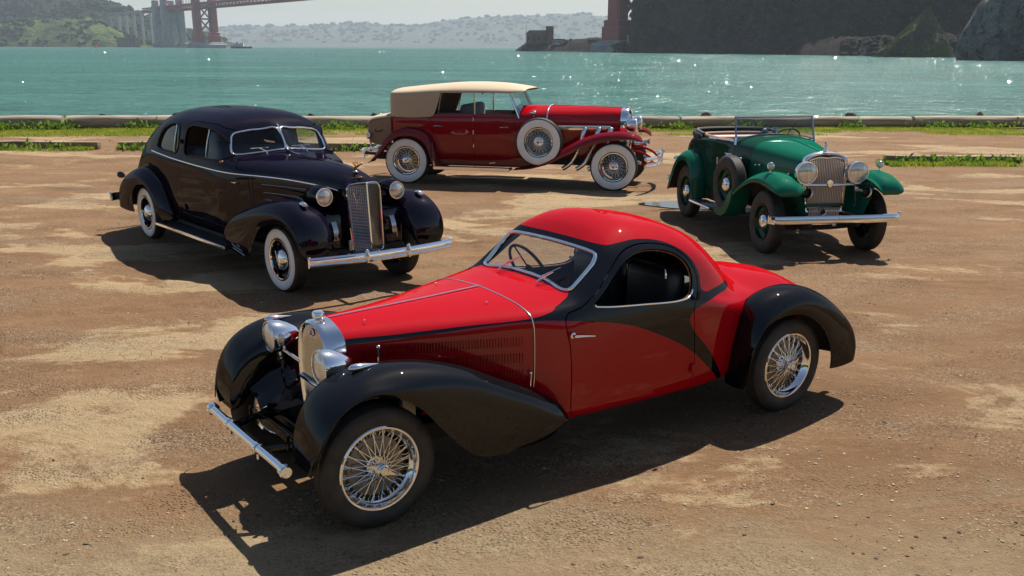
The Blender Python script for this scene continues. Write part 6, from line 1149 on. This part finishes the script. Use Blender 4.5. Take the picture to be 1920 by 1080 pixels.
    ob('seat', join(rbox((.75, 0, .80), (.55, 1.12, .22), .07, 3), rbox((.40, 0, 1.05), (.18, 1.16, .48), .07, 3)), 'tan', cab); ob('padding_roll', tube(spl([(1.35, -.57, 1.285), (.9, -.60, 1.28), (.35, -.59, 1.28), (.05, -.5, 1.28), (-.02, 0, 1.285), (.05, .5, 1.28), (.35, .59, 1.28), (.9, .60, 1.28), (1.35, .57, 1.285)], 60), .026, 8), 'tan', cab)
    ob('floor', rbox((.7, 0, .52), (1.6, 1.1, .03), .005), 'dark', cab); ob('dashboard', rbox((1.43, 0, 1.22), (.04, 1.1, .16), .02, 2), 'dark', cab); steering(cab, (1.15, .30, 1.27), R_(35), .21)
    # radiator and grille
    o_ = spl([(0,1.295),(.10,1.288),(.20,1.262),(.275,1.215),(.297,1.14),(.295,.98),(.285,.80),(.268,.62),(.25,.53)], 36); ring = np.vstack([o_, o_[::-1] * [-1, 1]])
    def RG(o, x, lean=.06): d = ring - [0, .9]; d = d / np.linalg.norm(d, axis=1, keepdims=True); q = ring + d * o; return np.c_[x + lean * (1.3 - q[:, 1]), q]
    S = upright(gridsurf(np.stack([RG(-.05, 3.015), RG(-.035, 3.04), RG(-.012, 3.045), RG(.0, 3.03), RG(.004, 2.99), RG(-.012, 2.925, 0)], 0))); ra = ob('radiator', (S.V, S.F), 'chrome', root, 50)
    c2 = RG(-.045, 0)[:, 1:]; ob('core', prism(c2[:-1], 'x', 2.98, 2.995), 'copper', ra, 30)
    for k in range(21):
        y = -.235 + k * .0235; zt = np.interp(abs(y), [0, .1, .2, .25], [1.215, 1.212, 1.19, 1.15]); xl = 3.03 + .06 * (1.3 - (zt + .60)/2)
        ob('slat', tube([(3.03 + .06*(1.3 - zt), y, zt), (3.03 + .06*.70, y*.93, .63)], .0075, 6), 'vane', ra)
    ob('top_bar', tube(spl([(3.045, -.24, 1.185), (3.05, -.12, 1.222), (3.052, 0, 1.215), (3.05, .12, 1.222), (3.045, .24, 1.185)], 20), .010, 8), 'chrome', ra)
    ob('filler_cap', join(lathe([(.045, 1.292), (.04, 1.305), (.018, 1.315), (.012, 1.335), (.022, 1.35), (.024, 1.365), (.012, 1.385), (.001, 1.39)], 18, 'z', (2.985, 0, 0)), rbox((2.985, 0, 1.40), (.05, .03, .03), .008)), 'chrome', ra)
    ob('badge', ellip((3.085, 0, 1.243), (.008, .035, .018), 12, 8), 'dark', ra)
    ap = ob('apron_grille', join(*[tube([(3.10, -.20 + k*.0235, .46), (3.09, -.20 + k*.0235, .60)], .007, 6) for k in range(18)]), 'vane', root); ap['kind'] = 'stuff'
    ob('apron', join(rbox((3.06, 0, .625), (.06, .56, .05), .012), rbox((3.05, 0, .53), (.02, .46, .15), .004)), 'green', root); ob('apron_bar', tube([(3.10, -.24, .60), (3.10, .24, .60)], .008, 8), 'chrome', root)
    ob('starter_collar', lathe([(.028, .02), (.045, .03), (.05, .015), (.045, -.03)], 20, 'x', (3.11, -.03, .545)), 'chrome', root); ob('starter_hole', lathe([(.001, .02), (.034, .02)], 20, 'x', (3.115, -.03, .545)), 'dark', root)
    ob('lamp_bar', tube([(3.15, -.46, .895), (3.17, 0, .89), (3.15, .46, .895)], .018, 10), 'chrome', root); ob('lamp_bar_emblem', join(lathe([(.001, .02), (.04, .018), (.045, .008), (.04, 0)], 20, 'x', (3.18, 0, .915)), rbox((3.19, 0, .905), (.015, .045, .09), .008)), 'chrome', root)
    for sg in (-1, 1):
        headlamp(root, (3.225, sg*.346, 1.052), .140, [(.143, 0), (.145, -.03), (.135, -.08), (.11, -.13), (.07, -.17), (.03, -.19), (.003, -.195)])
        ob('lamp_post', tube([(3.17, sg*.346, .92), (3.15, sg*.40, .66), (3.10, sg*.42, .60)], .016, 8), 'chrome', root)
        h = ob('horn', lathe([(.064, .12), (.060, .112), (.042, .07), (.026, .02), (.02, -.06), (.034, -.09), (.034, -.16), (.001, -.17)], 24, 'x', (3.29, sg*.395, .825)), 'chrome', root); ob('mouth', lathe([(.001, .06), (.030, .064), (.038, .08)], 20, 'x', (3.29, sg*.395, .825)), 'dark', h)
    # fenders
    fc = [(3.50,.80),(3.535,.85),(3.49,.935),(3.35,1.015),(3.15,1.05),(2.92,1.045),(2.68,.995),(2.42,.90),(2.15,.755),(1.88,.565),(1.62,.41),(1.33,.345)]
    fe = [(3.49,.795),(3.49,.82),(3.43,.845),(3.30,.87),(3.12,.895),(2.93,.905),(2.70,.875),(2.45,.79),(2.18,.66),(1.90,.495),(1.63,.375),(1.33,.33)]
    yo = [.76,.83,.86,.87,.872,.872,.87,.868,.866,.864,.862,.86]; yi = [.58,.54,.50,.48,.47,.47,.49,.52,.55,.57,.58,.58]
    fg = upright(gridsurf(fender_net(fc, fe, .68, yo, yi, [.01,.04,.08,.12,.15,.16,.16,.14,.12,.08,.05,.01], 110, 40, .008, .06)))
    rc = [(.55,.36),(.53,.55),(.51,.74),(.44,.91),(.31,1.01),(.12,1.045),(-.10,1.02),(-.30,.93),(-.46,.78),(-.57,.62),(-.65,.48),(-.70,.36)]
    re = [(.47,.35),(.46,.50),(.435,.64),(.38,.76),(.28,.85),(.12,.885),(-.06,.865),(-.21,.80),(-.33,.69),(-.42,.56),(-.50,.45),(-.56,.36)]
    rg = upright(gridsurf(fender_net(rc, re, .70, .865, [.60,.60,.59,.58,.57,.56,.55,.54,.52,.50,.48,.47], [.02,.05,.08,.10,.11,.11,.11,.11,.10,.08,.06,.02], 90, 38, .008, .055)))
    for sg in (-1, 1):
        for S, nm in ((fg, 'front_fender'), (rg, 'rear_fender')):
            M = S if sg > 0 else mirror(S); o = sob(nm, M, 'green', root, .010, 'under')
            if nm == 'front_fender':
                fl = ob('fender_lamp', lathe([(.045, .0), (.05, -.01), (.045, -.035), (.028, -.06), (.004, -.075)], 20, 'x', (3.05, sg*.745, 1.125)), 'chrome', o); ob('lens', lathe([(.001, .016), (.025, .012), (.044, .001)][::-1], 20, 'x', (3.05, sg*.745, 1.125)), 'lens', fl); ob('stem', join(tube([(3.03, sg*.745, 1.085), (3.03, sg*.745, 1.045)], .009, 8), ellip((3.03, sg*.745, 1.045), (.03, .016, .010), 10, 6)), 'chrome', fl)
        rows = [[(x, sg*.50, zt), (x, sg*.46, zt - .15), (x, sg*.40, .60), (x, sg*.36, .50)] for x, zt in ((3.40, .90), (3.1, .98), (2.8, .98), (2.5, .88), (2.2, .72), (1.9, .58))]; g_ = upright(gridsurf(netgrid(rows, 16, 10))); ob('inner_apron', (g_.V, g_.F), 'green', root, 60)
        bd = ob('running_board', rbox((.93, sg*.735, .325), (.86, .25, .035), .008), 'dark', root); ob('board_edge', tube([(.50, sg*.865, .33), (1.34, sg*.865, .33)], .018, 8), 'chrome', bd)
        for y in (.66, .71, .76, .81): ob('tread_strip', rbox((.92, sg*y, .346), (.76, .012, .008), .002), 'chrome', bd)
        th_ = np.linspace(-.15, math.pi + .15, 28); rows = [[(1.70 + q * math.cos(t), sg * y_, .72 - q * math.sin(t)) for t in th_] for y_, q in ((.60, .30), (.605, .425), (.64, .435), (.84, .435), (.872, .425), (.875, .30))]; g_ = gridsurf(np.array(rows)); g_ = clip(g_, np.interp(g_.V[:, 0], [1.2, 1.33, 1.62, 1.88, 2.15], [.30, .335, .40, .55, .74]) - g_.V[:, 2]); ob('spare_well', (g_.V, g_.F), 'green', root, 40)
        ob('sill_valance', prism([(.2, .36), (2.0, .36), (1.9, .52), (.3, .52)], 'y', sg*.585, sg*.60), 'dark', root)
        P = spl([(1.60, sg*.62, 1.06), (1.60, sg*.70, 1.12), (1.62, sg*.77, 1.115), (1.63, sg*.80, 1.05)], 12); ob('spare_strap', tube(P, .018, 8), 'chrome', root)
    ob('price_tag', rbox((1.50, -.86, 1.03), (.05, .004, .09), .002, 1, None), 'canvas', root)
    # bumper
    ys = np.linspace(-.875, .875, 41); xx = 3.50 - .03 * np.abs(ys/.875)**2 - .10 * np.clip((np.abs(ys) - .80)/.075, 0, 1)**2
    prof = [(-.010, -.5), (.008, -.48), (.018, -.30), (.020, -.05), (.024, .0), (.020, .05), (.018, .30), (.008, .48), (-.010, .5)]; k = len(prof)
    V = np.array([[(x + a, y, .508 + b * .102) for a, b in prof] for x, y in zip(xx, ys)]).reshape(-1, 3); F = [(i*k+q, i*k+(q+1) % k, (i+1)*k+(q+1) % k, (i+1)*k+q) for i in range(40) for q in range(k)] + [tuple(range(k))[::-1], tuple(40*k+q for q in range(k))]
    bp = ob('front_bumper', (V, F), 'chrome', root, 30); ob('end_knob', ellip((3.40, .885, .555), (.02, .03, .02), 10, 8), 'chrome', bp); ob('centre_bolt', rbox((3.53, 0, .545), (.014, .012, .03), .003), 'chrome', bp)
    for y in (-.36, .36): ob('bumper_iron', join(tube(spl([(3.48, y, .50), (3.30, y*1.05, .47), (3.05, y*1.05, .50)], 10), .022, 8)), 'under', root)
    ob('rear_bumper', rbox((-.92, 0, .50), (.03, 1.5, .09), .01), 'chrome', root); ob('tail_lamp', lathe([(.001, .05), (.03, .04), (.042, .0), (.04, -.03)], 16, 'x', (-.78, -.66, .83)), 'chrome', root)
    ob('chassis', join(rbox((1.3, .33, .46), (4.2, .06, .13), .01), rbox((1.3, -.33, .46), (4.2, .06, .13), .01), rbox((.9, 0, .48), (2.2, 1.1, .03), .005), tube(spl([(2.941, -.66, .40), (2.98, -.4, .34), (2.98, .4, .34), (2.941, .66, .40)], 14), .034, 8), tube([(0, -.66, .40), (0, .66, .40)], .045, 8), ellip((0, 0, .40), (.18, .16, .17)), rbox((2.4, 0, .68), (1.0, .42, .36), .03), tube(spl([(3.35, -.36, .44), (2.95, -.38, .36), (2.4, -.36, .44)], 10), .025, 6), tube(spl([(3.35, .36, .44), (2.95, .38, .36), (2.4, .36, .44)], 10), .025, 6), rbox((-.55, 0, .60), (.3, .8, .25), .04)), 'under', root)
    # wheels
    R, r, w = .403, .225, .175
    ty = tyre_mesh(R, r, w, 6); disc = lathe([(r + .006, .070), (r + .002, .082), (r - .010, .080), (r - .016, .062), (r - .022, .035), (r - .05, .02), (.15, .012), (.13, .022), (.11, .030), (.001, .030)][::-1], 48, 'y')
    cap = lathe([(.108, .028), (.106, .045), (.098, .062), (.075, .082), (.045, .092), (.001, .096)][::-1], 36, 'y')
    disc_wheel(root, ty, None, disc, cap, None, 'chrome', 'wgreen', [(2.941, -.695, R, math.pi, .3), (2.941, .695, R, 0, .5), (0, -.695, R, math.pi, 1.0), (0, .695, R, 0, .2), (1.70, -.735, .72, math.pi + R_(3), .6), (1.70, .735, .72, R_(-3), .1)], R)
    for w_ in [c for c in root.children if c.name.startswith('wheel') and c.location.z > .6]: w_.name = 'spare_wheel'
    return root
build_roadster()
